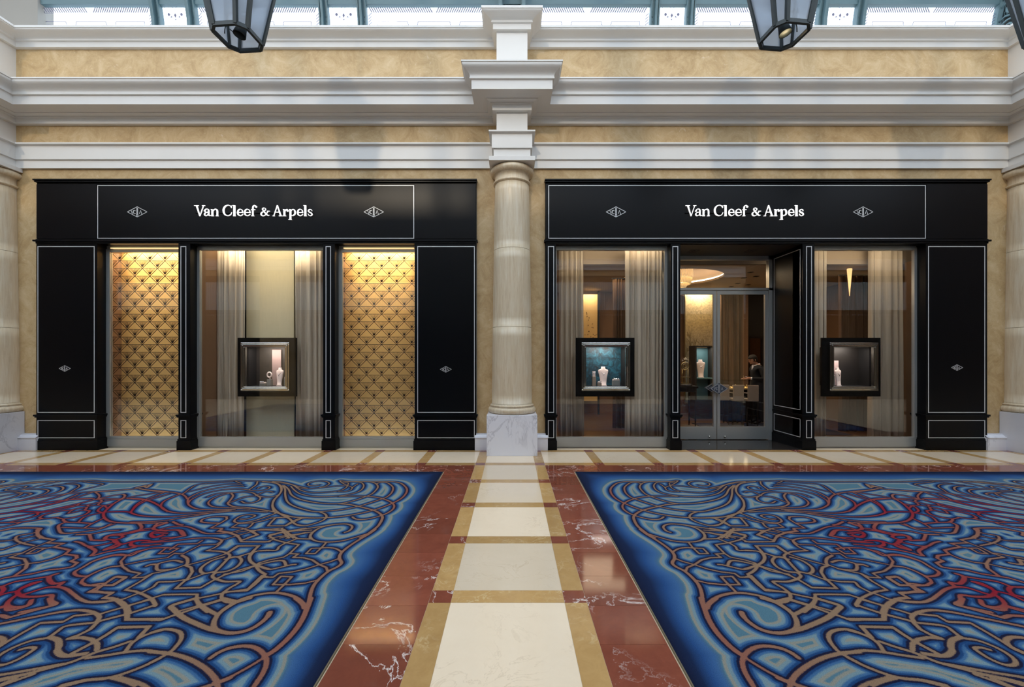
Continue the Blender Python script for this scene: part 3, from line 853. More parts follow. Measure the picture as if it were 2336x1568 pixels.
# ------------------------------------------------------------------ hanging lanterns
def octagon(h, c): return [(-h + c, -h), (h - c, -h), (h, -h + c), (h, h - c), (h - c, h), (-h + c, h), (-h, h - c), (-h, -h + c)]
def lantern(loc, rot, label, lit):
    t = empty('hanging_lantern', loc); t.rotation_euler = (0, 0, rot); tag(t, label, 'lantern', 'glazed iron lanterns under the skylight')
    h0, h1, H = 0.225, 0.42, 1.15; A = octagon(h0, 0.088); B = octagon(h1, 0.165)
    bot = [Vector((x, y, 0)) for x, y in A]; top = [Vector((x, y, H)) for x, y in B]
    b = MB()
    for i in range(8):
        j = (i + 1) % 8
        b.bar(bot[i], top[i], 0.042); b.bar(bot[i], bot[j], 0.034); b.bar(top[i], top[j], 0.05)
        # inner edge of each light
        b.bar(bot[i] + (top[i] - bot[i]) * 0.02, bot[j] + (top[j] - bot[j]) * 0.02, 0.02)
    b.build('iron_frame', M['lamp_iron'], t)
    for i in range(8):
        j = (i + 1) % 8; q = [bot[i].lerp(top[i], 0.01), bot[j].lerp(top[j], 0.01), top[j], top[i]]
        c = MB(); c._add(q, [(0, 1, 2, 3)])
        o = c.build('glass_pane', M['frost'], t); so = o.modifiers.new('thickness', 'SOLIDIFY'); so.thickness = 0.006
        k = MB(); k.lathe([(0.012, -0.022), (0.016, -0.012), (0.012, 0.004)], bot[i].x, bot[i].y, 8); k.build('finial', M['lamp_iron'], t)
    c = MB(); c.lathe([(0.44, H), (0.47, H + 0.03), (0.33, H + 0.18), (0.16, H + 0.38), (0.09, H + 0.46), (0.09, H + 0.52), (0.03, H + 0.56)], 0, 0, 8, smooth=False)
    c.build('cap', M['lamp_iron'], t)
    c = MB(); c.tube([(0, 0, H + 0.5), (0, 0, VZC + VR * 0.985 - loc[2] - 0.5)], 0.02, 8); c.build('hanging_rod', M['lamp_iron'], t)
    # spot can with wires
    can = empty('spot_can', (0.02, 0.02, 0.10), t); can.rotation_euler = (math.radians(-8), math.radians(10 if not lit else -10), 0)
    n = 24; c = MB(); c.lathe([(0.045, 0.20), (0.05, 0.16), (0.062, 0.02), (0.075, -0.06), (0.072, -0.06), (0.058, 0.02), (0.045, 0.12)], 0, 0, n, cap=False)
    c.build('can_body', M['lamp_iron'], can)
    c = MB(); c.lathe([(0.001, 0.030), (0.05, 0.030), (0.05, 0.035), (0.001, 0.035)], 0, 0, n, cap=False)
    c.build('lamp_lens', mat('lit_lens', (1, .85, .6, 1), .4, emit=(1.0, 0.80, 0.5, 1), estr=9.0) if lit else mat('unlit_lens', srgb(90, 84, 76), .3), can)
    if lit:
        ld = bpy.data.lights.new('lantern_spot', 'POINT'); ld.energy = 1.2; ld.color = (1, .72, .4); ld.shadow_soft_size = 0.02
        lo = bpy.data.objects.new('lantern_spot', ld); COL.objects.link(lo); lo.parent = can; lo.location = (0, 0, -0.02)
    c = MB()
    for s in (-1, 1):
        c.tube(catmull([(s * 0.05, 0.0, 0.22), (s * 0.12, -0.05, 0.12), (s * 0.16, -0.02, 0.05), (s * 0.19, 0.02, 0.13)], 6), 0.006, 6)
        c.tube(catmull([(s * 0.06, 0.05, 0.24), (s * 0.12, 0.10, 0.16), (s * 0.17, 0.08, 0.18)], 6), 0.006, 6)
    c.bar((0, 0, 0.30), (0, 0, H), 0.02); c.bar((-0.2, 0, 0.32), (0.2, 0, 0.32), 0.015); c.build('wire', M['lamp_iron'], t)
    # candle cluster half seen through the frosted panes
    for i in range(4):
        a = math.pi / 4 + i * math.pi / 2; c = MB()
        c.tube([(0, 0, 0.42), (0.12 * math.cos(a), 0.12 * math.sin(a), 0.40), (0.17 * math.cos(a), 0.17 * math.sin(a), 0.5)], 0.012, 6)
        c.lathe([(0.05, 0.5), (0.06, 0.52), (0.03, 0.54), (0.025, 0.75)], 0.17 * math.cos(a), 0.17 * math.sin(a), 10); c.build('candle_arm', M['lamp_iron'], t)
    return t
lantern((-3.445, 5.39, 5.715), math.radians(-4), 'iron lantern with unlit spot hanging in front of the left shop', False)
lantern((3.42, 5.39, 5.74), math.radians(6), 'iron lantern with glowing amber spot hanging in front of the right shop', True)
lantern((6.86, 5.39, 5.74), math.radians(8), 'iron lantern cut by the upper right corner of the picture', False)

# ------------------------------------------------------------------ fan-patterned windows
def fan_mesh():
    w, h, t = 0.2851, 0.1439, 0.0075; b = MB(); y0, y1 = -0.003, 0.003
    b.box(-w / 2, w / 2, y0, y1, -t / 2, t / 2)
    for s in (-1, 1): b.ribbon([(s * w / 2, 0), (0, -h)], [t * 1.15] * 2, y0, y1)
    dc = -0.66 * h; r = 0.021
    b.prism([(r * math.cos(2 * math.pi * i / 12), dc + r * math.sin(2 * math.pi * i / 12)) for i in range(12)], y0 - 0.002, y1)
    for k in range(8):
        u = (k - 3.5) / 3.5; b.ribbon([(u * 0.012, dc), (u * w * 0.33, -0.003)], [0.003] * 2, y0, y1)
    return b
FY = 8.10
def fan_screen(x0, x1, dot0, label):
    t = empty('fan_screen', ((x0 + x1) / 2, FY, 0.2)); tag(t, label, 'window screen', 'fan-patterned window screens')
    ztop = 3.663; proto = None
    wd, ht = 0.2851, 0.1439
    for r in range(24):
        off = 0 if r % 2 == 0 else wd / 2
        k0 = math.floor((x0 - dot0 - off) / wd); k1 = math.ceil((x1 - dot0 - off) / wd)
        for k in range(k0, k1 + 1):
            xc = dot0 + off + k * wd
            if xc + wd / 2 < x0 + 0.06 or xc - wd / 2 > x1 - 0.04: continue
            if proto is None: proto = o = fan_mesh().build('fan', M['bronze'], t)
            else: o = dup(proto, t)
            o.location = (xc, FY, ztop - r * ht)
    b = MB(); b.box(x0, x1, FY - 0.006, FY + 0.006, ztop + 0.02, ztop + 0.027); b.box(x0, x1, FY - 0.006, FY + 0.006, ztop - 24 * ht - 0.006, ztop - 24 * ht + 0.002)
    for k in range(-8, 9):
        xx = dot0 + wd / 2 + k * wd
        if x0 < xx < x1: b.box(xx - 0.002, xx + 0.002, FY - 0.004, FY + 0.004, ztop, ztop + 0.03)
    b.build('rail', M['bronze'], t)
    MB().box(x0 - 0.02, x1 + 0.02, 8.335, 8.355, 0.0, 3.80).build('backing_panel', M['goldpanel'], t)
    b = MB(); b.box(x0 - 0.04, x0 - 0.005, 8.125, 8.355, 0, 3.80); b.box(x1 + 0.005, x1 + 0.04, 8.125, 8.355, 0, 3.80); b.build('side_board', M['brownwall'], t)
    MB().box(x0 + 0.1, x1 - 0.05, 7.99, 8.0, 3.728, 3.738).build('light_strip', M['led'], t)
    MB().box(x0, x1, 8.125, 8.355, 3.80, 3.82).build('lamp_box', M['blackd'], t)
    rebase(t)
    ld = bpy.data.lights.new('fan_window_lamp', 'AREA'); ld.shape = 'RECTANGLE'; ld.size = x1 - x0 - 0.2; ld.size_y = 0.12; ld.energy = 64; ld.color = (1, 0.77, 0.46)
    lo = bpy.data.objects.new('fan_window_lamp', ld); COL.objects.link(lo); lo.parent = t; lo.location = Vector(((x0 + x1) / 2, 8.21, 3.79)) - Vector(t.location)
    l2 = bpy.data.lights.new('fan_window_fill', 'AREA'); l2.shape = 'RECTANGLE'; l2.size = x1 - x0 - 0.3; l2.size_y = 0.08; l2.energy = 80; l2.color = (1, 0.77, 0.46); l2.spread = math.radians(42)  # added fill light without a fixture, lifts the lower gold backing
    lo = bpy.data.objects.new('fan_window_fill', l2); COL.objects.link(lo); lo.parent = t; lo.location = Vector(((x0 + x1) / 2, 8.19, 3.78)) - Vector(t.location); lo.rotation_euler = (math.radians(2.5), 0, 0)
fan_screen(X(222), X(407), X(273, FY), 'gold window screen of black fans, farther from the stone column')
fan_screen(X(764), X(946), X(818.9, FY), 'gold window screen of black fans, nearer the stone column')

# ------------------------------------------------------------------ curtains
def curtain(x0, x1, yc, z0, z1, folds, amp, label, m='curtain', group='shop window curtains', seed=1, lean=0.0, rail=True):
    rg = random.Random(seed); t = empty('curtain', ((x0 + x1) / 2, yc, z0)); tag(t, label, 'curtain', group)
    n = folds * 12; ph = [rg.choice((0.45, 0.7, 1.0, 1.5, 1.9)) for _ in range(folds + 2)]
    acc = [0]
    for p in ph[:folds]: acc.append(acc[-1] + p)
    tot = acc[folds]
    def yo(u):
        q = u * tot; k = 0
        while k < folds - 1 and acc[k + 1] < q: k += 1
        f = (q - acc[k]) / ph[k]; a = amp * (0.4 + 0.5 * ph[k + 1])
        return a * (math.cos(2 * math.pi * f) + 0.25 * math.cos(4 * math.pi * f + ph[k]))
    nz = 6; vs_ = []
    for side in (0, 0.006):
        for j in range(nz + 1):
            v = j / nz; z = z0 + (z1 - z0) * v
            for i in range(n + 1):
                u = i / n; g = 1.0 - 0.25 * v
                vs_.append((x0 + (x1 - x0) * u + lean * (1 - v) * (u - 0.5) + 0.012 * math.sin(7 * u * tot + 3 * v), yc + side + yo(u) * g, z))
    S = (n + 1) * (nz + 1); fs = []
    for j in range(nz):
        for i in range(n):
            a = j * (n + 1) + i; fs.append((a, a + 1, a + n + 2, a + n + 1)); fs.append((S + a, S + a + n + 1, S + a + n + 2, S + a + 1))
    for i in range(n): fs.append((i, S + i, S + i + 1, i + 1)); a = nz * (n + 1) + i; fs.append((a, a + 1, S + a + 1, S + a))
    for j in range(nz): a = j * (n + 1); fs.append((a, a + n + 1, S + a + n + 1, S + a)); a += n; fs.append((a, S + a, S + a + n + 1, a + n + 1))
    b = MB(); b._add(vs_, fs, True); b.build('cloth', M[m], t)
    if rail: MB().box(x0 - 0.02, x1 + 0.02, yc - 0.02, yc + 0.02, z1, z1 + 0.02).build('curtain_rail', M['blackd'], t)
    rebase(t)
# middle window of the left shop: niche, curtains, silk panel
n0, n1 = X(434) - 0.02, X(737) + 0.02
b = MB(); b.box(n0 - 0.3, n1 + 0.3, 9.0, 9.05, 0, 4.2); b.box(n0 - 0.04, n0, 8.13, 9.0, 0, 4.2, mi=1); b.box(n1, n1 + 0.04, 8.13, 9.0, 0, 4.2, mi=1); b.box(n0, n1, 8.13, 9.0, 4.12, 4.2); b.box(n0, n1, 8.08, 9.0, -0.02, 0.004)
tag(b.build('wall_niche', [M['blackd'], M['brownwall']]), kind='structure')
CYN = 8.58
curtain(X(474, CYN), X(556, CYN), CYN, 0.01, 3.98, 8, 0.035, 'gathered linen curtain left of the pale silk panel', seed=3)
curtain(X(672, CYN), X(735, CYN), CYN, 0.01, 3.98, 5, 0.04, 'gathered linen curtain right of the pale silk panel', seed=8)
pn = tag(empty('silk_panel', (X(617, 8.84), 8.84, 0.0)), 'tall pale silk panel behind the display case in the left shop', 'panel')
MB().box(X(562, 8.82), X(671, 8.82), 8.82, 8.85, 0.02, 4.05).build('silk_face', M['silk'], pn); MB().box(X(560, 8.85), X(672, 8.85), 8.85, 8.88, 0.0, 4.08).build('frame', M['blackd'], pn); rebase(pn)
def area(name, loc, size, size_y, energy, color, rot=(0, 0, 0)):
    ld = bpy.data.lights.new(name, 'AREA'); ld.shape = 'RECTANGLE'; ld.size = size; ld.size_y = size_y; ld.energy = energy; ld.color = color
    lo = bpy.data.objects.new(name, ld); COL.objects.link(lo); lo.location = loc; lo.rotation_euler = rot; return lo
area('niche_lamp', (X(600, 8.5), 8.42, 4.08), 2.2, 0.14, 20, (1, .86, .62), (math.radians(16), 0, 0))

nl = area('niche_fill', (X(610, 8.5), 8.50, 4.06), 1.6, 0.1, 4.5, (1, .88, .68), (math.radians(7), 0, 0)); nl.data.spread = math.radians(60)  # extra fill light added to brighten the lower silk panel
# ------------------------------------------------------------------ jewellery display cases in the windows
def bust(loc, h, label, rot=0, neck=True, dark=False):
    t = empty('jewelry_bust', loc); t.rotation_euler = (0, 0, rot); tag(t, label, 'bust', 'necklace busts')
    prof = [(0.0, .19, .10), (.03, .19, .10), (.06, .15, .06), (.3, .17, .06), (.6, .23, .07), (.78, .27, .075), (.84, .25, .075), (.88, .13, .07), (.94, .105, .065), (1.0, .11, .065)]
    b = MB(); vs_ = []; n = 16
    for (v, rx, ry) in prof:
        for i in range(n):
            a = 2 * math.pi * i / n; vs_.append((rx * h * math.cos(a), ry * h * math.sin(a) + 0.08 * h * (v - .5) , v * h))
    fs = [(k * n + i, k * n + (i + 1) % n, (k + 1) * n + (i + 1) % n, (k + 1) * n + i) for k in range(len(prof) - 1) for i in range(n)]
    fs += [tuple(reversed(range(n))), tuple(range((len(prof) - 1) * n, len(prof) * n))]
    b._add(vs_, fs, True); b.build('torso', M['velvet'], t)
    if neck:
        c = MB(); yy = -0.075 * h
        c.tube([(.14 * h * s, yy + 0.055 * h + 0.02 * h, .86 * h - .24 * h * (1 - s * s)) for s in np.linspace(-1, 1, 13)] if False else [(.16 * h * s, yy - 0.005 * h + 0.09 * h * s * s, .86 * h - .26 * h * (1 - s * s)) for s in np.linspace(-1, 1, 13)], 0.009 * h, 6)
        c.lathe([(.001, .53 * h), (.022 * h, .56 * h), (.001, .60 * h)], 0, yy - 0.01 * h, 8); c.build('necklace', M['darkwood'] if dark else M['gem'], t)
    return t
def display_case(px_c, label, back):
    """black panel with a protruding silver-framed box; px_c = centre of the panel in the picture"""
    PY = 8.40; cx = X(px_c, PY); z0, z1 = Z(905, PY), Z(771, PY); hw = 0.575; cz = Z(837, 8.31)
    t = empty('display_case', (cx, PY, z0)); tag(t, label, 'display case', 'jewelry display cases in the windows')
    fw, ow = 0.472, 0.385
    b = MB(); 
    b.box(cx - hw, cx - ow, PY, PY + 0.04, z0, z1); b.box(cx + ow, cx + hw, PY, PY + 0.04, z0, z1)
    b.box(cx - ow, cx + ow, PY, PY + 0.04, z0, cz - ow); b.box(cx - ow, cx + ow, PY, PY + 0.04, cz + ow, z1); b.build('black_panel', M['black'], t)
    b = MB(); y0 = PY - 0.09
    for k, (a, c, yy) in enumerate(((fw, fw - 0.03, y0 + 0.015), (fw - 0.03, fw - 0.06, y0), (fw - 0.06, ow, y0 + 0.02))):
        b.frame(cx - a, cx + a, cz - a, cz + a, a - c, yy, PY)
    b.build('silver_frame', M['silver'], t, bevel=0.006)
    b = MB(); d1 = PY + 0.30
    b.box(cx - ow, cx + ow, PY + 0.04, d1, cz - ow - 0.02, cz - ow); b.box(cx - ow, cx + ow, PY + 0.04, d1, cz + ow, cz + ow + 0.02)
    b.box(cx - ow - 0.02, cx - ow, PY + 0.04, d1, cz - ow, cz + ow); b.box(cx + ow, cx + ow + 0.02, PY + 0.04, d1, cz - ow, cz + ow); b.build('box_liner', M['blackd'], t)
    MB().box(cx - ow, cx + ow, d1, d1 + 0.02, cz - ow, cz + ow).build('back_panel', back, t)
    MB().box(cx - ow, cx + ow, PY - 0.01, PY - 0.004, cz - ow, cz + ow).build('pane', M['caseglass'], t)
    b = MB()
    for s in (-0.5, 0.5): b.tube([(cx + s, PY + 0.06, z1 - 0.1), (cx + s, PY + 0.06, 4.1)], 0.003, 6)
    b.build('hanging_rod', M['blackd'], t)
    rebase(t)
    lo = area('case_lamp', (0, 0, 0), 0.5, 0.03, 7.0, (1, .88, .76)); lo.parent = t; lo.location = Vector((cx, PY + 0.06, cz + ow - 0.01)) - Vector(t.location); lo.rotation_euler = (math.radians(18), 0, 0)
    return cx, PY, cz - ow
def mat_teal():
    m = mat('teal_painting', srgb(30, 74, 92), 0.5); t = NT(m); p = t.pos((3, 3, 3)); a = t.noise(p, 2.5, 6, .7, 1)
    r = t.ramp(a, [(.35, srgb(20, 24, 24)), (.5, srgb(24, 60, 76)), (.65, srgb(40, 104, 124))]); t.base(r.outputs[0]); return m
def mat_greenblack():
    m = mat('dark_green_back', srgb(28, 36, 28), 0.5); return m
GRP = 'small jewelry stands in the display cases'
def block(name, x, y, z, w, h, label, m='leather', top=None):
    t = empty(name, (x, y, z)); tag(t, label, 'jewelry stand', GRP)
    MB().box(-w / 2, w / 2, -0.05, 0.05, 0, h).build('block', mat(name + '_grey', srgb(128, 128, 124), .6) if m == 'grey' else M[m], t, bevel=0.004)
    b = MB()
    if top == 'ring':
        b.lathe([(0.001, h), (0.012, h), (0.010, h + 0.05), (0.001, h + 0.05)], 0, 0, 10); 
        b.tube([(0.042 * math.cos(a), -0.02, h + 0.09 + 0.05 * math.sin(a)) for a in np.linspace(0, 2 * math.pi, 17)[:-1]], 0.014, 8, closed=True); b.build('ring_holder', M['velvet'], t)
    elif top == 'pad':
        b.box(-w * .45, w * .45, -0.05, 0.04, h, h + 0.025); b.build('pad', M['velvet'], t, bevel=0.008)
        c = MB(); c.tube([(w * .4 * u, -0.055, h + 0.035 + 0.006 * math.cos(9 * u)) for u in np.linspace(-1, 1, 12)], 0.008, 6); c.build('bracelet', M['gem'], t)
    elif top == 'ear':
        b.box(-w * .4, w * .4, -0.02, 0.0, h, h + 0.10); b.build('card', M['velvet'], t)
        c = MB()
        for s in (-1, 1):
            for k in range(3): c.lathe([(.001, -.012), (.011, 0), (.001, .012)], s * w * .22, -0.035, 8); 
        for s in (-1, 1): c.tube([(s * w * .22, -0.03, h + 0.09), (s * w * .22, -0.03, h + 0.03)], 0.007, 6)
        c.build('earrings', M['gem'], t)
    return t
cx, cy, cz = display_case(609, 'silver-framed black display case before the pale silk panel', mat('plum_grey_back', srgb(40, 36, 34), .6))
bust((cx + 0.17, cy + 0.15, cz), 0.36, 'pale bust with fine necklace in the left shop case', math.radians(-20))
block('ring_stand', cx - 0.02, cy + 0.14, cz, 0.07, 0.13, 'upright ring stand left of the bust in the left shop case', 'grey', 'ring')
block('bracelet_stand', cx + 0.33, cy + 0.16, cz, 0.11, 0.14, 'grey block with bracelet right of the bust in the left shop case', 'grey', 'pad')
block('jewel_block', cx - 0.13, cy + 0.10, cz, 0.10, 0.05, 'low grey block with pink pad in the left shop case', 'grey', 'pad')
tag(MB().box(cx - 0.05, cx + 0.13, cy + 0.27, cy + 0.29, cz, cz + 0.72).build('backdrop_board', mat('mauve_board', srgb(150, 128, 126), .7)), 'mauve vertical board behind the ring stand', 'board')
cx, cy, cz = display_case(1380.5, 'silver-framed black display case with teal picture behind, left of the entrance', mat_teal())
bust((cx - 0.01, cy + 0.13, cz), 0.38, 'tall pale bust in the case left of the entrance')
block('earring_stand', cx - 0.20, cy + 0.12, cz, 0.07, 0.19, 'slim block with two earrings left of the bust', 'leather', 'ear')
block('price_block', cx - 0.10, cy + 0.06, cz, 0.07, 0.06, 'small low cream block at the foot of the tall bust', 'leather', 'pad')
block('bracelet_stand', cx + 0.24, cy + 0.12, cz, 0.14, 0.11, 'broad block with silver bracelet right of the tall bust', 'grey', 'pad')
cx, cy, cz = display_case(1942, 'silver-framed black display case right of the entrance', mat('brown_black_back', srgb(26, 23, 22), .5))
bust((cx - 0.16, cy + 0.13, cz), 0.36, 'pale bust with dark stone necklace right of the entrance', math.radians(22), dark=True)
block('jewel_block', cx - 0.33, cy + 0.10, cz, 0.10, 0.20, 'grey green block at the left edge of the right case', 'grey', 'pad')
tag(MB().box(cx - 0.30, cx - 0.06, cy + 0.25, cy + 0.27, cz, cz + 0.50).build('backdrop_board', mat('pink_board', srgb(196, 172, 172), .7)), 'pinkish square board behind the bust with dark stones', 'board')
# ------------------------------------------------------------------ boutique interior behind the right shopfront
IX0, IX1, IY0, IY1, IH = RS[0] - 0.05, RS[1] + 0.1, 8.13, 13.0, 3.66
b = MB(); b.box(IX0, IX1, IY1, IY1 + 0.1, 0, 4.3); b.box(IX0 - 0.1, IX0, IY0, IY1, 0, 4.3); b.box(IX1, IX1 + 0.1, IY0, IY1, 0, 4.3)
b.box(7.0, IX1, IY1 - 0.12, IY1, 0, 4.3, mi=1)
tag(b.build('wall_boutique', [M['brownwall'], M['darkwall']]), kind='structure')
tag(MB().box(8.15, 8.2, IY0, 8.9, 0, IH).build('wall_window_side', M['brownwall']), kind='structure')
tag(MB().box(IX0, IX1, 8.0, IY1, -0.03, 0.002).build('floor_boutique', M['parquet']), kind='structure')
# ceiling with a round recess
RCX, RCY, RR = 3.96, 10.7, 1.2
def ring_slab(b, z, n=64):
    angs = sorted([2 * math.pi * i / n for i in range(n)] + [math.atan2(y - RCY, x - RCX) % (2 * math.pi) for x in (IX0, IX1) for y in (IY0, IY1)])
    inn = []; out = []
    for a in angs:
        c, s = math.cos(a), math.sin(a)
        ts = [((IX1 if c > 0 else IX0) - RCX) / c if abs(c) > 1e-6 else 1e9, ((IY1 if s > 0 else IY0) - RCY) / s if abs(s) > 1e-6 else 1e9]
        t = min(ts); inn.append((RCX + RR * c, RCY + RR * s, z)); out.append((RCX + t * c, RCY + t * s, z))
    m = len(angs); b._add(inn + out, [(i, (i + 1) % m, m + (i + 1) % m, m + i) for i in range(m)])
IYB = IY0; IY0 = 9.05
b = MB(); ring_slab(b, IH); ring_slab(b, IH + 0.05)
b.lathe([(RR, IH), (RR, IH + 0.05)], RCX, RCY, 64, cap=False)
b.lathe([(RR, IH + 0.05), (RR + 0.12, IH + 0.06), (RR + 0.12, IH + 0.34), (0.001, IH + 0.36)], RCX, RCY, 64, cap=False)
b.box(IX0, IX1, 9.05, 9.1, IH, 4.3); IY0 = IYB
b.box(IX0 - 0.1, IX1 + 0.1, IY0, IY1 + 0.1, 4.3, 4.4)
co = b.build('ceiling_boutique', M['ceilcream']); tag(co, kind='structure')
b = MB(); b.lathe([(RR + 0.05, IH + 0.06), (RR + 0.10, IH + 0.06), (RR + 0.10, IH + 0.09), (RR + 0.05, IH + 0.09)], RCX, RCY, 64, cap=False)
b.build('cove_light', mat('cove_led', (1, .9, .75, 1), .5, emit=(1, .80, .55, 1), estr=9.0), co)
for (px_, yy) in ((1712, 9.9), (1697, 10.6), (1725, 10.4), (1683, 11.4), (1668, 11.9), (1706, 11.6)):
    xx = X(px_, yy); MB().box(xx - 0.05, xx + 0.05, yy - 0.05, yy + 0.05, IH - 0.008, IH).build('downlight', M['blackd'], co)
# chandelier drum of bead strands
ch = tag(empty('chandelier', (RCX, RCY, IH + 0.3)), 'round bead chandelier in the ceiling recess behind the doors', 'chandelier')
b = MB(); 
for tier, (r, z0, z1, n) in enumerate(((0.5, 3.50, 3.93, 60), (0.36, 3.40, 3.55, 44))):
    for i in range(n):
        a = 2 * math.pi * i / n; b.tube([(r * math.cos(a), r * math.sin(a), z1 - IH - 0.3), (r * 1.02 * math.cos(a), r * 1.02 * math.sin(a), (z0 + z1) / 2 - IH - 0.3), (r * 0.9 * math.cos(a), r * 0.9 * math.sin(a), z0 - IH - 0.3)], 0.017, 5)
b.build('bead_strands', mat('amber_beads', srgb(214, 182, 120), .3, emit=(1, .72, .36, 1), estr=0.35), ch)
b = MB(); b.lathe([(0.52, 0), (0.52, 0.03), (0.3, 0.03), (0.3, 0)], 0, 0, 32, cap=False); b.build('frame_ring', M['brass'], ch)
area('boutique_lamp', (4.4, 10.4, IH - 0.02), 2.2, 1.6, 42, (1, .78, .52)).parent = None
area('boutique_lamp', (7.2, 10.6, IH - 0.02), 1.6, 1.6, 14, (1, .74, .46))
area('boutique_lamp', (2.0, 10.6, IH - 0.02), 1.4, 1.6, 22, (1, .78, .52))

def mat_mural(name, seed):
    m = mat(name, srgb(200, 180, 140), 0.4, 0.2); t = NT(m); p = t.pos((1, 1, 1))
    g = t.n('ShaderNodeNewGeometry'); sx = t.n('ShaderNodeSeparateXYZ'); t.l(g.outputs['Position'], sx.inputs[0])
    zf = t.math('DIVIDE', sx.outputs[2], 3.6)
    base = t.ramp(zf, [(.15, srgb(150, 164, 168)), (.5, srgb(160, 156, 146)), (.75, srgb(204, 178, 122)), (1.0, srgb(236, 216, 172))])
    a = t.noise(p, 9, 6, .75, 1.5); w = t.ramp(a, [(.45, (0, 0, 0, 1)), (.62, (1, 1, 1, 1))])
    v = t.n('ShaderNodeTexVoronoi'); v.inputs['Scale'].default_value = 16; t.l(p, v.inputs['Vector'])
    dots = t.ramp(v.outputs['Distance'], [(.10, (1, 1, 1, 1)), (.2, (0, 0, 0, 1))])
    x = t.mix(t.math('MULTIPLY', w.outputs[0], .55), base.outputs[0], srgb(120, 104, 72))
    t.base(t.mix(t.math('MULTIPLY', dots.outputs[0], .5), x, srgb(246, 232, 196))); return m
mu = tag(empty('mural_panel', (X(1594, 12.7), 12.72, 0)), 'tall gold and silver mural panel seen through the left door leaf', 'mural')
MB().box(X(1563, 12.7), X(1626, 12.7), 12.70, 12.74, 0.35, 3.56).build('mural_face', mat_mural('gold_silver_mural', 1), mu)
b = MB(); b.frame(X(1561, 12.74), X(1628, 12.74), 0.33, 3.58, 0.02, 12.69, 12.76); b.build('frame', M['brass'], mu)
b = MB(); rg = random.Random(4)
def branch(x, z, a, l, dep):
    x1, z1 = min(max(x + l * math.sin(a), X(1566, 12.7)), X(1623, 12.7)), min(z + l * math.cos(a), 3.5); b.ribbon([(x, z), (x1, z1)], [0.012 * (dep + 1) / 4, 0.008 * (dep + 1) / 4], 12.692, 12.70)
    if dep:
        for k in range(3): branch(x1, z1, a + rg.uniform(-.8, .8), l * rg.uniform(.6, .85), dep - 1)
branch(X(1600, 12.7), 0.4, 0.05, 0.75, 4); b.build('gilt_branches', M['brass'], mu); rebase(mu)
area('mural_lamp', (X(1594, 12.7), 12.5, 3.6), 0.7, 0.05, 12, (1, .82, .56), (math.radians(14), 0, 0))
lp = tag(empty('leaf_panel', (X(1344, 12.7), 12.72, 0)), 'lit gold panel with dark leaves seen above the left display case', 'panel')
MB().box(X(1326, 12.7), X(1363, 12.7), 12.70, 12.74, 0.4, 3.56).build('panel_face', M['goldpanel'], lp)
b = MB()
for k in range(60):
    t_ = rg.random(); xx = X(1329, 12.7) + t_ * 0.42; zz = 0.8 + rg.random() * 2.0 + 0.3 * math.sin(5 * t_)
    a = rg.uniform(-.6, .9); l = rg.uniform(.025, .05); b.ribbon([(xx, zz), (xx + l / 2 * math.sin(a), zz + l / 2 * math.cos(a)), (xx + l * math.sin(a), zz + l * math.cos(a))], [0.003, 0.018, 0.002], 12.692, 12.70)
b.build('leaf_spray', M['bronze'], lp); MB().box(X(1364, 12.7), X(1367, 12.7), 12.66, 12.76, 0, IH).build('side_post', M['blackd'], lp); rebase(lp)
area('leaf_panel_lamp', (X(1344, 12.7), 12.5, 3.6), 0.45, 0.05, 6, (1, .84, .6), (math.radians(14), 0, 0))
CV = 8.86
curtain(X(1274, CV), X(1332, CV), CV, 0.01, 4.02, 5, 0.035, 'linen curtain at the left edge of the window beside the column', seed=11)
curtain(X(1426, 8.5), X(1512, 8.5), 8.5, 0.01, 4.02, 8, 0.035, 'wide linen curtain between the left display case and the entrance', seed=12)
curtain(X(1856, CV), X(1886, CV), CV, 0.01, 4.02, 3, 0.03, 'narrow linen curtain just right of the entrance', seed=13)
curtain(X(1985, CV), X(2062, CV), CV, 0.01, 4.02, 5, 0.045, 'linen curtain near the far right black panel', seed=14)
curtain(X(1643, 12.5), X(1686, 12.5), 12.5, 0.01, 3.56, 7, 0.05, 'striped brown curtain behind the sales counter', 'curtain_brown', 'brown curtains in the boutique', 21)
curtain(X(1915, 9.8), X(1986, 9.8), 9.8, 0.01, 3.56, 7, 0.05, 'brown curtain behind the right display case', 'curtain_brown', 'brown curtains in the boutique', 22)
curtain(X(1398, 10.2), X(1440, 10.2), 10.2, 0.01, 3.56, 4, 0.05, 'brown curtain behind the left display case', 'curtain_brown', 'brown curtains in the boutique', 23)
tag(MB().box(X(1695, 12.4), X(1707, 12.4), 12.4, 12.88, 0, IH).build('pilaster', M['brownwall']), 'plain brown pilaster between striped curtain and framed mirror', 'pilaster')
mi = tag(empty('wall_mirror', (X(1723, 12.85), 12.86, 1.0)), 'dark framed mirror on the wall above the standing man', 'mirror')
MB().box(X(1710, 12.84), X(1738, 12.84), 12.84, 12.87, 0.98, 2.26).build('mirror_glass', mat('old_mirror', srgb(120, 100, 80), .1, 1.0), mi)
MB().frame(X(1707, 12.82), X(1741, 12.82), 0.94, 2.31, 0.05, 12.81, 12.87).build('frame', M['darkwood'], mi); rebase(mi)
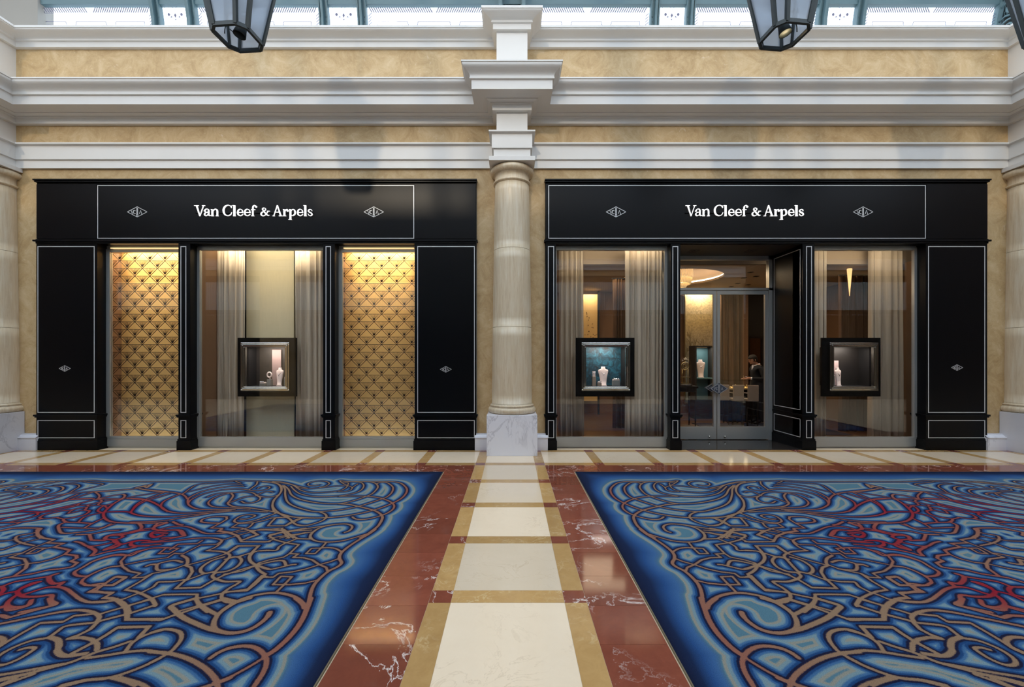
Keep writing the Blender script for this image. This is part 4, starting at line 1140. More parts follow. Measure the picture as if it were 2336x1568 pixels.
# pendant
pdn = tag(empty('pendant_lamp', (X(1938, 9.4), 9.4, IH)), 'slim glowing cone pendant behind the right window', 'pendant lamp')
MB().lathe([(0.035, -0.02), (0.05, -0.03), (0.004, -0.62)], 0, 0, 14).build('glass_cone', mat('amber_cone', srgb(240, 190, 110), .3, emit=(1, .62, .25, 1), estr=1.3), pdn)
MB().lathe([(0.06, -0.02), (0.06, 0.0)], 0, 0, 14).build('ceiling_rose', M['brass'], pdn)
for cx_, w_ in ((X(1395, 8.6), 1.8), (X(1960, 8.6), 1.6)):
    area('curtain_fill', (cx_, 8.32, 4.1), w_, 0.08, 13, (1, .84, .62), (math.radians(14), 0, 0))  # fill lights added to brighten the linen curtains, no fixture modelled
# rug
tag(MB().box(4.6, 7.4, 9.3, 11.0, 0.002, 0.012).build('area_rug', M['navyrug']), 'dark navy rug on the boutique floor behind the doors', 'rug')
# console with glass dome clock
tb = tag(empty('console_table', (4.0, 10.5, 0)), 'black console table seen at the left door edge', 'table')
MB().box(3.55, 4.47, 10.28, 10.75, 0.95, 1.0).build('tabletop', M['darkwood'], tb); MB().box(3.6, 4.42, 10.32, 10.7, 0.86, 0.95).build('apron', M['darkwood'], tb)
for xx in (3.6, 4.42):
    for yy in (10.33, 10.7): MB().lathe([(0.018, 0.002), (0.028, 0.86)], xx, yy, 10).build('leg', M['darkwood'], tb)
rebase(tb)
dc = tag(empty('dome_clock', (4.24, 10.5, 1.0)), 'gilt clock under a glass dome on the console table', 'clock')
MB().lathe([(0.17, 0), (0.17, 0.03), (0.14, 0.05)], 0, 0, 24).build('base', M['darkwood'], dc)
MB().lathe([(0.14, 0.05), (0.14, 0.5)] + [(0.14 * math.cos(a), 0.5 + 0.2 * math.sin(a)) for a in np.linspace(0.1, 1.5, 8)], 0, 0, 24, cap=False).build('glass_dome', M['glass'], dc)
b = MB(); b.tube([(0.09 * math.cos(a), 0, 0.48 + 0.09 * math.sin(a)) for a in np.linspace(0, 2 * math.pi, 20)[:-1]], 0.015, 8, closed=True); b.tube([(0.05 * math.cos(a), 0, 0.48 + 0.05 * math.sin(a)) for a in np.linspace(0, 2 * math.pi, 16)[:-1]], 0.01, 8, closed=True)
b.box(-0.09, 0.09, -0.04, 0.04, 0.05, 0.07); b.box(-0.1, 0.1, -0.05, 0.05, 0.2, 0.22)
for s in (-1, 1): b.tube([(s * 0.07, 0, 0.06), (s * 0.07, 0, 0.42)], 0.01, 6)
b.build('movement', M['brass'], dc)
# teal cabinet with bust
tc = tag(empty('display_cabinet', (X(1600, 11.8), 11.9, 0)), 'tall teal lined display cabinet before the gold mural', 'cabinet')
tealm = mat('teal_lining', srgb(84, 122, 130), .6)
c0, c1 = X(1584, 11.9), X(1622, 11.9)
MB().box(c0, c1, 12.1, 12.14, 0.0, 1.96).build('back', tealm, tc); MB().box(c0 - 0.05, c0, 11.75, 12.14, 0.0, 1.98).build('side', M['darkwall'], tc); MB().box(c1, c1 + 0.03, 11.75, 12.14, 0, 1.98).build('side', M['darkwall'], tc)
MB().box(c0, c1, 11.76, 12.1, 1.10, 1.13).build('shelf', tealm, tc); MB().box(c0, c1, 11.78, 12.1, 0.0, 0.5).build('base', M['darkwall'], tc); MB().box(c0 - 0.05, c1 + 0.03, 11.75, 12.14, 1.98, 2.01).build('top', M['darkwall'], tc); rebase(tc)
bust((X(1598, 11.9), 11.9, 1.13), 0.5, 'white bust on the shelf of the teal cabinet')
area('cabinet_lamp', (X(1603, 11.9), 11.86, 1.96), 0.3, 0.1, 3, (1, .95, .85))
# sales counter
ct = tag(empty('sales_counter', (6.4, 11.3, 0)), 'glass topped sales counter with glowing jewels beside the man', 'counter')
MB().box(5.62, 7.2, 11.15, 11.65, 0.0, 0.86).build('body', M['darkwood'], ct); MB().box(5.6, 7.22, 11.12, 11.68, 0.86, 0.90).build('tray', mat('lit_tray', srgb(226, 196, 140), .5), ct)
b = MB(); b.box(5.6, 7.22, 11.12, 11.125, 0.90, 1.08); b.box(5.6, 5.605, 11.125, 11.68, 0.90, 1.08); b.box(5.6, 7.22, 11.12, 11.68, 1.08, 1.09); b.build('glass_case', M['glass'], ct)
b = MB()
for k in range(16): xx = 5.7 + 0.09 * k; b.lathe([(0.02, 0.90), (0.028, 0.915), (0.01, 0.94 + 0.02 * (k % 3))], xx, 11.2 + 0.04 * (k % 4), 8)
b.build('jewels', M['brass'], ct); rebase(ct)
area('counter_lamp', (6.3, 11.3, 1.07), 1.3, 0.2, 5, (1, .78, .45))
# counter chairs
def chair():
    t = empty('counter_chair', (0, 0, 0))
    MB().box(-0.14, 0.14, -0.16, 0.16, 0.60, 0.66).build('seat', M['leather'], t, bevel=0.015)
    MB().box(-0.13, 0.13, -0.19, -0.15, 0.60, 1.0).build('backrest', M['leather'], t, bevel=0.015)
    for sx in (-1, 1):
        for sy in (-1, 1): MB().box(sx * 0.12 - 0.015, sx * 0.12 + 0.015, sy * 0.14 - 0.015, sy * 0.14 + 0.015, 0, 0.60).build('leg', M['darkwood'], t)
        MB().tube([(sx * 0.13, -0.16, 0.8), (sx * 0.135, 0.08, 0.8), (sx * 0.13, 0.12, 0.66)], 0.014, 8).build('armrest', M['leather'], t)
    b = MB(); b.box(-0.12, 0.12, 0.13, 0.15, 0.22, 0.25); b.box(-0.12, 0.12, -0.15, -0.13, 0.22, 0.25); b.build('footrest', M['darkwood'], t)
    return t
cp = chair()
for k, (px_, yy, lab) in enumerate(((1645, 10.85, 'beige leather counter chair nearest the door handle'), (1677, 10.75, 'beige leather counter chair in the middle of the row of three'), (1710, 10.65, 'beige leather counter chair next to the standing man'))):
    o = cp if k == 0 else dup(cp)
    o.location = (X(px_, yy), yy, 0.013); o.rotation_euler = (0, 0, math.radians(-3)); tag(o, lab, 'chair', 'chairs at the sales counter')

# ------------------------------------------------------------------ the standing man
def make_man(loc):
    root = empty('person', loc); tag(root, 'man in dark suit looking down at his hands behind the glass door', 'person')
    V = []; E = []; R = []
    def add(p, r, par=None):
        V.append(p); R.append(r); i = len(V) - 1
        if par is not None: E.append((par, i))
        return i
    pel = add((0, 0, .96), (.125, .165)); sp = add((.01, 0, 1.12), (.115, .155), pel); chs = add((.0, 0, 1.32), (.125, .185), sp); uch = add((-.005, 0, 1.43), (.095, .15), chs)
    nk = add((-.03, 0, 1.51), (.056, .056), uch);
    hands = []
    for s in (-1, 1):
        sh = add((.0, s * .185, 1.415), (.07, .07), uch); el = add((.03, s * .25, 1.15), (.052, .052), sh); wr = add((-.20, s * .13, 1.15), (.034, .034), el)
        hd = add((-.27, s * .085, 1.155), (.036, .022), wr); hands.append((s, hd))
        hip = add((.0, s * .095, .86), (.11, .10), pel); kn = add((-.01, s * .105, .49), (.075, .075), hip); an = add((.03, s * .105, .10), (.055, .055), kn)
        ft = add((-.06, s * .11, .045), (.045, .042), an); add((-.17, s * .115, .035), (.032, .04), ft)
        for q, (dy, l) in enumerate(((-.03, .055), (-.012, .068), (.006, .064), (.024, .05))):
            f1 = add((-.31, s * (.075 + dy), 1.15 - .004 * q), (.010, .010), hd); f2 = add((-.31 - l * .55, s * (.068 + dy), 1.142), (.009, .009), f1); add((-.31 - l, s * (.06 + dy), 1.125), (.008, .008), f2)
        th = add((-.275, s * .035, 1.175), (.012, .012), hd); add((-.315, s * .02, 1.18), (.010, .010), th)
    me = bpy.data.meshes.new('body'); me.from_pydata(V, E, []); o = bpy.data.objects.new('body', me); COL.objects.link(o)
    o.modifiers.new('skin', 'SKIN'); sub = o.modifiers.new('sub', 'SUBSURF'); sub.levels = 2; sub.render_levels = 2
    if not me.skin_vertices: bpy.context.view_layer.objects.active = o; bpy.ops.mesh.customdata_skin_add()
    for i, sv in enumerate(me.skin_vertices[0].data): sv.radius = R[i]; sv.use_root = (i == pel)
    bpy.context.view_layer.update()
    dg = bpy.context.evaluated_depsgraph_get(); nm = bpy.data.meshes.new_from_object(o.evaluated_get(dg))
    bpy.data.objects.remove(o)
    tl_ = math.radians(14)
    def tilt(p):                       # head bent forward about the neck
        x, y, z = p; x += .02; z -= 1.49; k = min(1.0, max(0.0, z / .05)); an_ = tl_ * k
        return (x * math.cos(an_) - z * math.sin(an_) - .02, y, x * math.sin(an_) + z * math.cos(an_) + 1.49)
    RG = [(1.44, -.08, .055, .066), (1.475, -.085, .045, .06), (1.505, -.09, .03, .057), (1.53, -.108, .022, .057), (1.542, -.150, .018, .06), (1.558, -.163, .015, .063), (1.575, -.164, .013, .067), (1.592, -.166, .014, .071), (1.608, -.168, .017, .074), (1.63, -.166, .022, .078), (1.65, -.172, .026, .080), (1.68, -.170, .027, .081), (1.71, -.158, .018, .076), (1.738, -.132, -.004, .06), (1.752, -.105, -.03, .04), (1.757, -.085, -.05, .015)]
    def head_rings(grow, n=24):
        out = []
        for (z, xf, xb, hw_) in RG:
            cx_ = (xf + xb) / 2; rx_ = (xb - xf) / 2 + grow; ring = []
            for i in range(n):
                a = 2 * math.pi * i / n; x = cx_ + rx_ * math.cos(a); y = (hw_ + grow) * math.sin(a)
                if grow == 0 and i == n // 2: x -= {1.592: .012, 1.608: .026, 1.63: .016}.get(z, 0)
                ring.append(tilt((x, y, z + (grow if z > 1.74 else 0))))
            out.append(ring)
        return out
    rings = head_rings(0.0); bmh = bmesh.new(); bmh.from_mesh(nm); hv = [[bmh.verts.new(p) for p in r] for r in rings]; nn = 24
    for j in range(len(hv) - 1):
        for i in range(nn): bmh.faces.new((hv[j][i], hv[j][(i + 1) % nn], hv[j + 1][(i + 1) % nn], hv[j + 1][i]))
    bmh.faces.new(hv[-1]); bmh.to_mesh(nm); bmh.free()
    suit = mat('navy_suit', srgb(22, 24, 32), .8); skin = mat('skin', srgb(176, 128, 100), .55); shoe = mat('black_shoe', srgb(14, 13, 13), .3)
    for m_ in (suit, skin, shoe): nm.materials.append(m_)
    for p in nm.polygons:
        c = p.center; p.use_smooth = True
        p.material_index = 1 if (c.z > 1.487 or (c.x < -.225 and 1.0 < c.z < 1.25)) else (2 if c.z < .085 else 0)
    nm.name = 'body'; bo = bpy.data.objects.new('body', nm); COL.objects.link(bo); bo.parent = root
    hairm = mat('dark_hair', srgb(26, 20, 17), .6); white = mat('white_shirt', srgb(226, 228, 236), .7)
    b = MB(); hr = head_rings(0.012); vs_ = [p for r in hr for p in r]; fs = []
    for j in range(len(hr) - 1):
        for i in range(24):
            ax = math.cos(2 * math.pi * (i + .5) / 24); zz = (RG[j][0] + RG[j + 1][0]) / 2
            if zz > 1.612 - (0.075 * -ax if ax < 0 else 0.07 * ax): fs.append((j * 24 + i, j * 24 + (i + 1) % 24, (j + 1) * 24 + (i + 1) % 24, (j + 1) * 24 + i) if not (ax < -.25 and zz < 1.69) else ()) 
    fs = [f for f in fs if f] + [tuple(range((len(hr) - 1) * 24, len(hr) * 24))]
    b._add(vs_, fs, True); h = b.build('hair', hairm, root); so = h.modifiers.new('t', 'SOLIDIFY'); so.thickness = 0.010
    b = MB(); b.tube([(-.026 + .084 * math.cos(q), .078 * math.sin(q), 1.492 + .026 * math.cos(q)) for q in np.linspace(0, 2 * math.pi, 21)[:-1]], .013, 8, closed=True); b.build('shirt_collar', white, root)
    b = MB(); b.tube([(-.098, 0, 1.462), (-.112, 0, 1.40), (-.122, 0, 1.30)], [.03, .024, .008], 10); b.build('shirt_front', white, root)
    for s in (-1, 1): b = MB(); b.tube([(-.195, s * .133, 1.15), (-.222, s * .117, 1.152)], .037, 12); b.build('shirt_cuff', white, root)
    for s in (-1, 1): b = MB(); b.tube([tilt(q) for q in ((-.068, s * .074, 1.595), (-.055, s * .084, 1.62), (-.066, s * .082, 1.648))], [.010, .014, .010], 8); b.build('ear', skin, root)
    for s in (-1, 1): b = MB(); b.tube([tilt(q) for q in ((-.168, s * .018, 1.652), (-.155, s * .045, 1.654))], .006, 6); b.build('eyebrow', hairm, root)
    b = MB(); b.tube([tilt(q) for q in ((-.158, -.018, 1.573), (-.163, 0, 1.572), (-.158, .018, 1.573))], .005, 6); b.build('mouth', mat('lips', srgb(150, 92, 80), .5), root)
    # skirt of the jacket
    b = MB(); b.lathe([(1.0, .84), (1.02, .90), (.98, 1.02), (.93, 1.10)], 0, 0, 24, cap=False)
    for i, v in enumerate(b.v): b.v[i] = (v[0] * .15, v[1] * .205, v[2])
    b.build('jacket_skirt', suit, root)
    return root
make_man((X(1727, 10.85), 10.85, 0.013))
tag(MB().lathe([(.003, 0), (.012, .004), (.008, .02), (.003, .05)], 0, 0, 8).build('jewel', M['brass'], None, loc=(X(1727, 10.85) - .345, 10.85, 1.19)), 'tiny jewel held in the hands of the man in the suit', 'jewel')

# ------------------------------------------------------------------ carpets
TL = {1: (1300, 1070, 5.84), 2: (1620, 1070, 5.84), 3: (1936, 1070, 5.84), 4: (1400, 1210, 5.84), 5: (1700, 1210, 5.84), 6: (1976, 1210, 6.489), 7: (1560, 1368, 5.84), 8: (1936, 1368, 5.84)}
def fw(tile_, p):
    ox, oy, s = TL[tile_]; px_, py_ = ox + p[0] / s, oy + p[1] / s
    d = FPX * HCAM / (py_ - VY); return ((px_ - VX) * d / FPX, d)
def C(s): return [tuple(float(v) for v in q.split(',')) for q in s.split()]
# (tile, half width in m, smooth, points as x,y)
TR = [
(1,.015,1,"1440,165 1330,178 1180,178 960,180 760,178 640,195 570,240 540,290 560,350 620,410 720,465 850,520 990,565 1180,610 1400,645 1590,660 1800,665 2050,650 2150,625 2280,590"),
(1,.013,1,"940,205 900,190 820,190 750,230 725,270 745,330 800,380 870,410 1000,455 1180,510 1380,550 1580,572 1750,580 1900,550 2050,500 2130,440 2160,350 2165,280 2200,230"),
(1,.013,1,"1240,178 1050,180 960,205 930,250 960,300 1010,345 1090,380 1200,420 1350,460 1500,475 1700,465 1880,435 2000,400 2080,350 2120,280 2180,230"),
(1,.011,1,"1330,180 1180,185 1130,210 1120,245 1150,290 1230,330 1400,365 1600,380 1800,375 1950,345 2030,300 2090,240"),
(1,.014,1,"1250,650 1200,680 1100,685 980,665 860,630 770,590 710,540 705,490 760,445 850,410 960,385 1080,375 1250,372 1430,375"),
(1,.017,1,"1430,475 1300,485 1180,510 1050,540 950,570 880,610 850,650 860,700 900,770 970,830 1050,890 1130,930"),
(1,.009,1,"1200,210 1260,250 1290,290 1360,312 1450,312"),
(1,.009,1,"1440,170 1400,200 1340,225 1330,195 1400,185"),
(1,.009,1,"1330,225 1360,265 1440,300 1600,320 1800,325 1950,295 2060,225"),
(1,.009,1,"1270,260 1330,235 1500,240 1700,260 1850,272 1980,262 2100,215 2336,180"),
(1,.010,1,"1720,225 1780,235 1850,230 1860,205 1800,180 1700,170 1610,180 1580,205 1620,235 1700,255"),
(1,.013,1,"2336,195 2260,210 2215,250 2215,310 2260,370 2310,430 2320,500 2280,560 2180,630 2080,680 2030,730 1960,765 1850,765 1720,730 1630,690 1595,650 1620,610 1700,580"),
(1,.014,1,"1340,858 1280,835 1245,790 1270,760 1350,745 1500,755 1700,785 1900,815 2150,850 2336,890"),
(1,.014,1,"1500,755 1620,780 1720,820 1790,880 1800,934"),
(1,.011,0,"1760,850 1900,870 2050,890 2336,934"),
(1,.012,0,"1920,670 2030,720 2130,770 2336,770"),
(1,.011,0,"2150,660 2336,665"),(1,.011,0,"2170,800 2336,815"),(1,.013,0,"2080,934 2160,850 2180,810"),
(2,.010,1,"0,265 130,240 250,205 380,180 600,172 850,168 1000,165 1200,175 1500,182 1850,180 2336,182"),
(2,.013,1,"430,575 455,500 430,420 370,350 345,290 370,230 440,195 600,180"),
(2,.011,1,"370,350 450,378 560,385 660,365 720,330 820,315 950,325 1100,330 1220,345 1300,375 1325,385"),
(2,.009,1,"455,320 500,310 580,320 640,345 680,365"),
(2,.010,1,"660,270 640,255 560,240 505,250 520,275 600,295 720,298 850,280 1000,278 1200,300 1400,350 1540,420 1570,460"),
(2,.011,1,"670,180 680,215 730,255 780,290"),
(2,.011,1,"660,370 620,395 640,430 720,460 820,465 870,440"),(2,.009,1,"680,370 800,380 900,410 1000,450 1050,465"),
(2,.013,1,"1010,335 985,370 1020,430 1050,465 1020,495 950,515 800,525 650,545 500,570 380,595 270,640 200,690 150,740 60,765 0,768"),
(2,.011,1,"1040,335 1160,365 1260,410 1310,460 1280,500 1200,520 1000,530 750,548"),
(2,.012,1,"850,245 1000,240 1200,265 1400,310 1530,370 1580,410 1580,470 1540,510 1440,545 1250,555 950,552"),
(2,.008,1,"860,225 950,210 1100,215 1300,245 1480,290 1640,330 1660,350"),(2,.008,1,"1000,180 1200,195 1450,215 1560,270 1650,340"),(2,.009,0,"890,200 960,175"),
(2,.012,1,"1590,410 1640,360 1740,330 1900,310 2100,290 2230,275 2265,250 2200,232 2150,255 2090,205 2170,200"),
(2,.012,1,"1690,345 1800,390 1900,440 1940,500 1900,550 1800,585 1650,600 1400,590 1000,560"),
(2,.013,1,"1880,560 1960,500 2080,440 2200,410 2336,400"),(2,.011,1,"1900,320 2050,380 2180,430 2270,490 2320,560 2336,590"),
(2,.011,1,"2336,595 2200,635 1950,650 1700,640 1400,610 1000,575"),
(2,.011,1,"2336,720 2100,715 1850,695 1600,655 1400,625 1200,590 850,570 520,585"),
(2,.012,1,"870,680 800,680 710,655 680,630 760,620 870,640 945,690 940,720 860,730 700,705 560,660 400,600"),
(2,.012,0,"1150,645 1060,650 1050,680 1130,730 1260,800 1110,805 1150,835 1010,855 930,890 870,934"),
(2,.013,1,"1050,650 1120,645 1250,650 1370,680 1390,715 1300,730 1160,735"),
(2,.011,0,"330,655 450,665 560,700 700,730 900,740 980,790 850,800 750,830 680,870 640,890 760,925"),
(2,.013,0,"400,660 450,710 500,770 270,770 180,710 100,675 0,665"),
(2,.011,1,"700,735 740,780 800,805 1000,860 1200,875 1330,870 1440,830 1540,790 1640,775 1800,785 1940,820"),
(2,.015,0,"1640,760 1700,750 1770,715"),(2,.015,1,"1860,720 1900,750 1990,780 2030,810 1980,825 1850,830 1690,830 1640,880 1600,905"),
(2,.013,1,"1600,905 1750,925 1900,934"),(2,.014,1,"1860,735 1950,730 2010,770"),(2,.015,1,"1840,870 1960,865 2050,880 2000,920 1900,890"),(2,.011,1,"2030,800 2200,820 2336,850"),(2,.014,1,"2200,750 2180,800 2250,835 2336,870"),
(2,.012,0,"280,830 420,815 600,815 700,845"),(2,.012,0,"0,800 280,850 480,905 430,934"),(2,.011,0,"0,860 200,900 330,934"),(2,.013,0,"280,830 220,880 150,934"),
(3,.014,1,"830,175 680,185 610,230 600,270 640,310 720,325 900,325"),
(3,.012,1,"0,320 150,310 300,290 400,265 390,240 320,240 290,260 230,205 330,195"),
(3,.011,1,"90,320 300,350 480,380 580,400 700,410 900,405"),
(3,.014,1,"720,325 610,345 580,370 620,410 720,470 800,540 850,600 840,660 760,710 600,730 350,735 0,730"),
(3,.012,1,"0,580 100,510 220,450 350,420 550,405"),
(3,.012,1,"0,345 150,390 280,430 400,490 470,560 480,600 350,635 150,650 0,648"),(3,.011,1,"480,590 600,580 830,585"),
(3,.011,1,"600,415 750,425 880,450 930,490 850,500 800,540"),(3,.012,1,"720,470 870,510 930,570 850,600"),(3,.011,1,"850,670 1000,740 1100,800"),(3,.011,1,"880,600 1000,620 1120,660 1180,720"),
(3,.013,1,"1130,500 1080,520 1100,560 1040,570 1100,620 1250,660 1380,680 1340,720 1180,725 1000,740"),(3,.010,1,"1110,555 1250,590 1400,620 1470,655 1380,680"),(3,.010,1,"930,490 1200,530 1400,570 1560,600"),
(3,.014,1,"1340,720 1440,760 1430,830 1380,870 1200,860 900,815 750,745"),(3,.014,1,"0,735 150,770 170,810 100,830 0,840"),(3,.014,1,"380,735 340,790 380,840 500,870 620,890"),(3,.010,1,"700,745 900,800 1150,800 1400,790"),(3,.012,1,"640,830 800,840 1000,880 1200,890"),
(3,.016,1,"2336,850 2100,820 1920,800 1690,805 1720,850 1710,900 1660,934"),
(4,.018,1,"350,0 430,60 530,120 640,190 740,265 800,330 810,390 780,450 830,500 930,550 1010,610 1090,690 1140,760 1170,850 1190,970 1220,1100"),
(4,.014,1,"460,60 620,110 800,155 1000,170 1150,150 1210,100 1190,50 1130,0"),
(4,.013,1,"790,300 860,260 960,245 1060,250"),(4,.012,0,"1000,180 1060,250 1140,325 1260,325 1190,255 1060,250"),
(4,.013,0,"820,390 920,430 1080,475 1250,530 1430,570 1610,590 1680,640 1830,640 1780,600"),
(4,.013,0,"960,560 980,510 1080,470 1170,410 1290,380 1430,375 1360,330 1480,325 1550,370 1750,410 1880,450"),
(4,.013,0,"1360,205 1480,325"),(4,.013,0,"1360,205 1530,180 1680,140 1760,90 1620,50 1400,20 1200,10"),
(4,.011,0,"1200,35 1420,80 1530,120"),(4,.014,0,"1200,130 1380,125 1500,60 1570,0"),
(4,.014,1,"1390,125 1540,185 1620,230 1660,280 1800,280 1940,300 2000,360 1990,430 1900,480 1750,535 1600,510 1450,475 1390,470"),
(4,.015,1,"1520,480 1560,420 1700,430 1870,470"),
(4,.013,0,"1720,140 1800,170 2130,165 2180,80 2336,35"),(4,.011,0,"1580,20 1800,10 2020,15 2200,40"),(4,.013,0,"2000,20 1910,75 2100,140"),
(4,.013,0,"1090,680 1250,720 1450,740 1680,740 1580,630 1430,635 1540,750 1640,850"),
(4,.018,1,"1220,1080 1240,1020 1320,940 1450,880 1640,850 1850,870 2050,920 2200,990 2336,1080"),
(4,.016,1,"1790,600 1860,560 1910,500 1880,450"),(4,.014,0,"1820,640 1920,740 2020,820 2336,840"),(4,.012,0,"1930,490 2100,560 2336,600"),
(4,.013,0,"1980,310 1900,220 2180,220 2336,330"),(4,.013,0,"2000,320 2150,360 2336,400"),
(5,.012,0,"0,285 150,290 300,330 400,370"),(5,.017,1,"140,220 220,300 260,370 230,440 130,490 0,530"),(5,.013,0,"140,220 410,225 540,310"),
(5,.014,0,"0,165 370,165 430,85 540,50 700,25 640,0"),(5,.012,0,"160,75 250,20 330,0"),(5,.010,0,"160,75 370,140"),
(5,.010,0,"200,20 420,80 620,140 700,200 920,210 1150,330 1260,320 1350,380 1600,410 1800,450 1900,470"),
(5,.016,1,"400,370 360,420 420,500 550,560 680,580 740,620 700,660 560,700 370,700 510,790 590,860 600,920 540,970 420,980 300,950"),
(5,.016,1,"400,370 520,380 640,500 720,580"),(5,.016,1,"600,370 760,420 880,500 900,560 840,590 700,560"),(5,.015,1,"830,285 650,295 560,320 520,350 540,390"),
(5,.013,1,"830,285 720,240 650,180 650,140 780,115 1000,120 1250,150 1500,170 1700,180"),
(5,.012,0,"580,330 760,390 900,430 1050,470 1120,480 1250,530 1430,570 1540,590 1650,640 1800,650 1700,590 1850,560 1940,500 1970,430 1900,350 1750,290 1550,250 1400,245 1210,255 1330,325 1470,325 1380,255"),
(5,.016,1,"1160,350 1090,390 1080,450 1110,480"),(5,.015,0,"1110,480 1030,510 1010,570 1060,650 1140,720 1220,790 890,780 720,680 600,620 400,550 200,490"),
(5,.015,1,"1150,440 1250,415 1400,440 1480,470 1480,540 1400,545 1250,530"),(5,.018,1,"1480,470 1560,470 1620,490"),
(5,.012,0,"840,590 1000,650 1080,680"),(5,.013,0,"1080,670 1260,700 1460,705 1520,770 1660,840 1780,880 1900,930 2060,960 2336,970"),
(5,.014,0,"1540,590 1700,700 1890,810 1760,830 1650,870 1550,920 1490,1000 1480,1030"),
(5,.014,0,"0,640 80,620 180,720 260,800 520,840 750,890 900,920 1100,970 1280,1030 1200,1110"),
(5,.014,0,"780,1110 900,1020 940,950 930,870 1150,870 1380,875 1560,930 1820,1020 1870,1060"),(5,.012,0,"590,930 750,980 900,1020 1180,1100"),
(5,.016,0,"1840,1110 1870,1030 1960,950 2080,915 2180,920 2070,860 2280,830 2336,820"),
(5,.013,0,"2336,740 2160,720 2040,635 1890,650 2050,750 2160,750"),(5,.013,0,"2160,730 2300,830"),
(5,.015,1,"1130,85 1200,10 1400,15 1540,30 1590,70 1540,110 1400,80"),(5,.013,1,"1130,85 1300,120 1520,160 1700,150 1840,180 1840,220 1700,220 1450,200"),
(5,.016,1,"1830,160 1980,200 2080,150 1970,110 1990,80 2150,90 2190,130"),(5,.014,1,"1980,200 2100,250 2200,280 2000,210"),
(5,.012,0,"900,150 960,190 1220,200 1320,270"),(5,.013,1,"1780,240 2000,275 2200,310 2336,350"),(5,.013,1,"1700,10 1850,50 2000,80"),(5,.013,1,"1850,350 2050,350 2250,400 2336,430"),
(6,.015,1,"0,290 150,340 260,390 420,370 600,400 800,470 950,560 1070,630 1050,680 940,700 850,680 700,610 550,560 400,545"),
(6,.015,0,"860,690 940,740 970,790 900,830 700,840 500,825 310,710 450,700 620,810 850,930 490,940 620,1020 430,1040 330,1090 260,1160 230,1233"),
(6,.016,1,"430,1045 600,1080 800,1085 950,1050 1080,960 1180,890 1320,855 1500,870 1750,950 1880,980"),
(6,.020,1,"1330,660 1440,700 1440,760 1370,810 1240,790 1320,850"),(6,.016,1,"1450,700 1700,740 1950,780 2150,850 2336,860"),
(6,.018,1,"1580,780 1750,840 1880,900 1900,950 1800,1000 1600,1000 1400,980 1400,1060 1330,1120 1600,1180 1850,1233"),(6,.015,1,"1580,780 1700,800 1850,870"),
(6,.018,1,"1690,1050 1750,1130 1950,1160 2050,1120 2000,1040 1900,970"),(6,.018,1,"2150,850 2110,900 2180,970 2336,1010"),(6,.014,1,"1900,920 2100,960 2336,1060"),(6,.014,1,"2050,1130 2336,1200"),
(6,.016,0,"1660,0 1650,80 1560,130 1400,155 1510,200 1250,210 1400,260 1240,290 1160,310 1230,370 1060,390 1050,430 1140,470 1040,500 1120,560 1300,590 1450,600 1700,660 1900,690 2100,720 2336,790"),
(6,.013,0,"1230,370 1400,440 1600,490 1780,510 1830,440 2040,415 1850,350 2000,370 2150,400 2336,430"),(6,.016,0,"1780,510 1800,580 1960,690"),(6,.012,0,"1830,520 2100,580 2336,620"),
(6,.012,0,"1400,260 1550,290 1660,350 1800,365 1650,280 1520,280"),(6,.011,0,"1510,200 1700,270 1900,370"),(6,.013,1,"1640,40 1800,70 1950,100 1960,160 1850,210 1690,240"),
(6,.010,0,"1650,90 1900,140 2100,170 2336,180"),(6,.010,0,"1620,140 1900,210 2150,300 2336,310"),(6,.013,0,"2060,30 2120,80 2336,110"),(6,.018,1,"2130,500 2300,520 2260,450 2336,470"),
(6,.016,1,"380,110 450,70 600,90 650,140 500,160 460,200 420,230 520,280 650,300 560,260 470,220"),(6,.015,1,"0,165 200,170 260,210 200,245 0,245"),(6,.016,0,"650,165 850,160 880,80"),(6,.014,1,"560,200 750,240 900,250 1000,200 1090,180"),(6,.018,1,"880,260 780,320 840,390"),(6,.013,1,"200,255 300,290 500,310 800,390"),(6,.012,1,"0,10 200,30 420,60"),
(7,.019,1,"230,0 270,120 330,280 420,430 540,570 670,690 790,770"),(7,.010,1,"790,770 900,850 1100,970 1250,1050 1430,1130 1520,1168"),(7,.018,1,"310,130 340,70 430,0"),
(7,.020,1,"770,190 780,220 800,250"),(7,.017,1,"770,190 800,250 870,320 990,400 1130,450 1290,465 1430,440 1500,390 1500,300 1440,200 1300,100 1180,40 1040,0"),
(7,.015,1,"1480,215 1600,150 1720,70 1760,0"),(7,.019,1,"1430,440 1560,410 1740,340 1930,250 2050,150 2080,100 1900,40 1760,0"),
(7,.015,1,"1230,40 1400,0"),(7,.013,0,"1400,20 1700,110 1950,200 2080,240 2210,290 2336,290"),
(7,.015,1,"1530,800 1430,730 1290,670 1120,640 980,650 870,700 800,780 780,870 820,1000 920,1168"),
(7,.015,1,"1420,1130 1500,1020 1650,900 1850,800 2080,740 2336,715"),
(7,.013,1,"2336,460 2200,420 2060,420 1950,460 1930,540 2000,650 2100,740 2336,870"),
(8,.015,0,"150,10 100,90 250,140 430,200 700,270 850,310 960,420 1100,490 1240,540 1060,525 930,550 850,610 850,690"),
(8,.014,0,"170,15 470,100"),(8,.017,0,"640,10 500,110 470,200 470,285 0,280"),(8,.013,0,"520,120 700,170 860,220"),(8,.014,1,"640,20 800,50 1000,50 1130,0"),
(8,.015,1,"870,310 840,250 900,200 1000,170 1150,160 1400,190 1700,250 2000,310 2336,380"),
(8,.013,0,"930,210 1180,235 1320,315 1620,330 1850,460 2050,580 2200,680 2336,740"),
(8,.013,1,"930,330 1270,370 1400,450 1520,530 1700,560 1900,630 2080,720 2210,820 2210,890 2080,890 1900,820 1750,730 1680,670 1760,660 1880,690"),
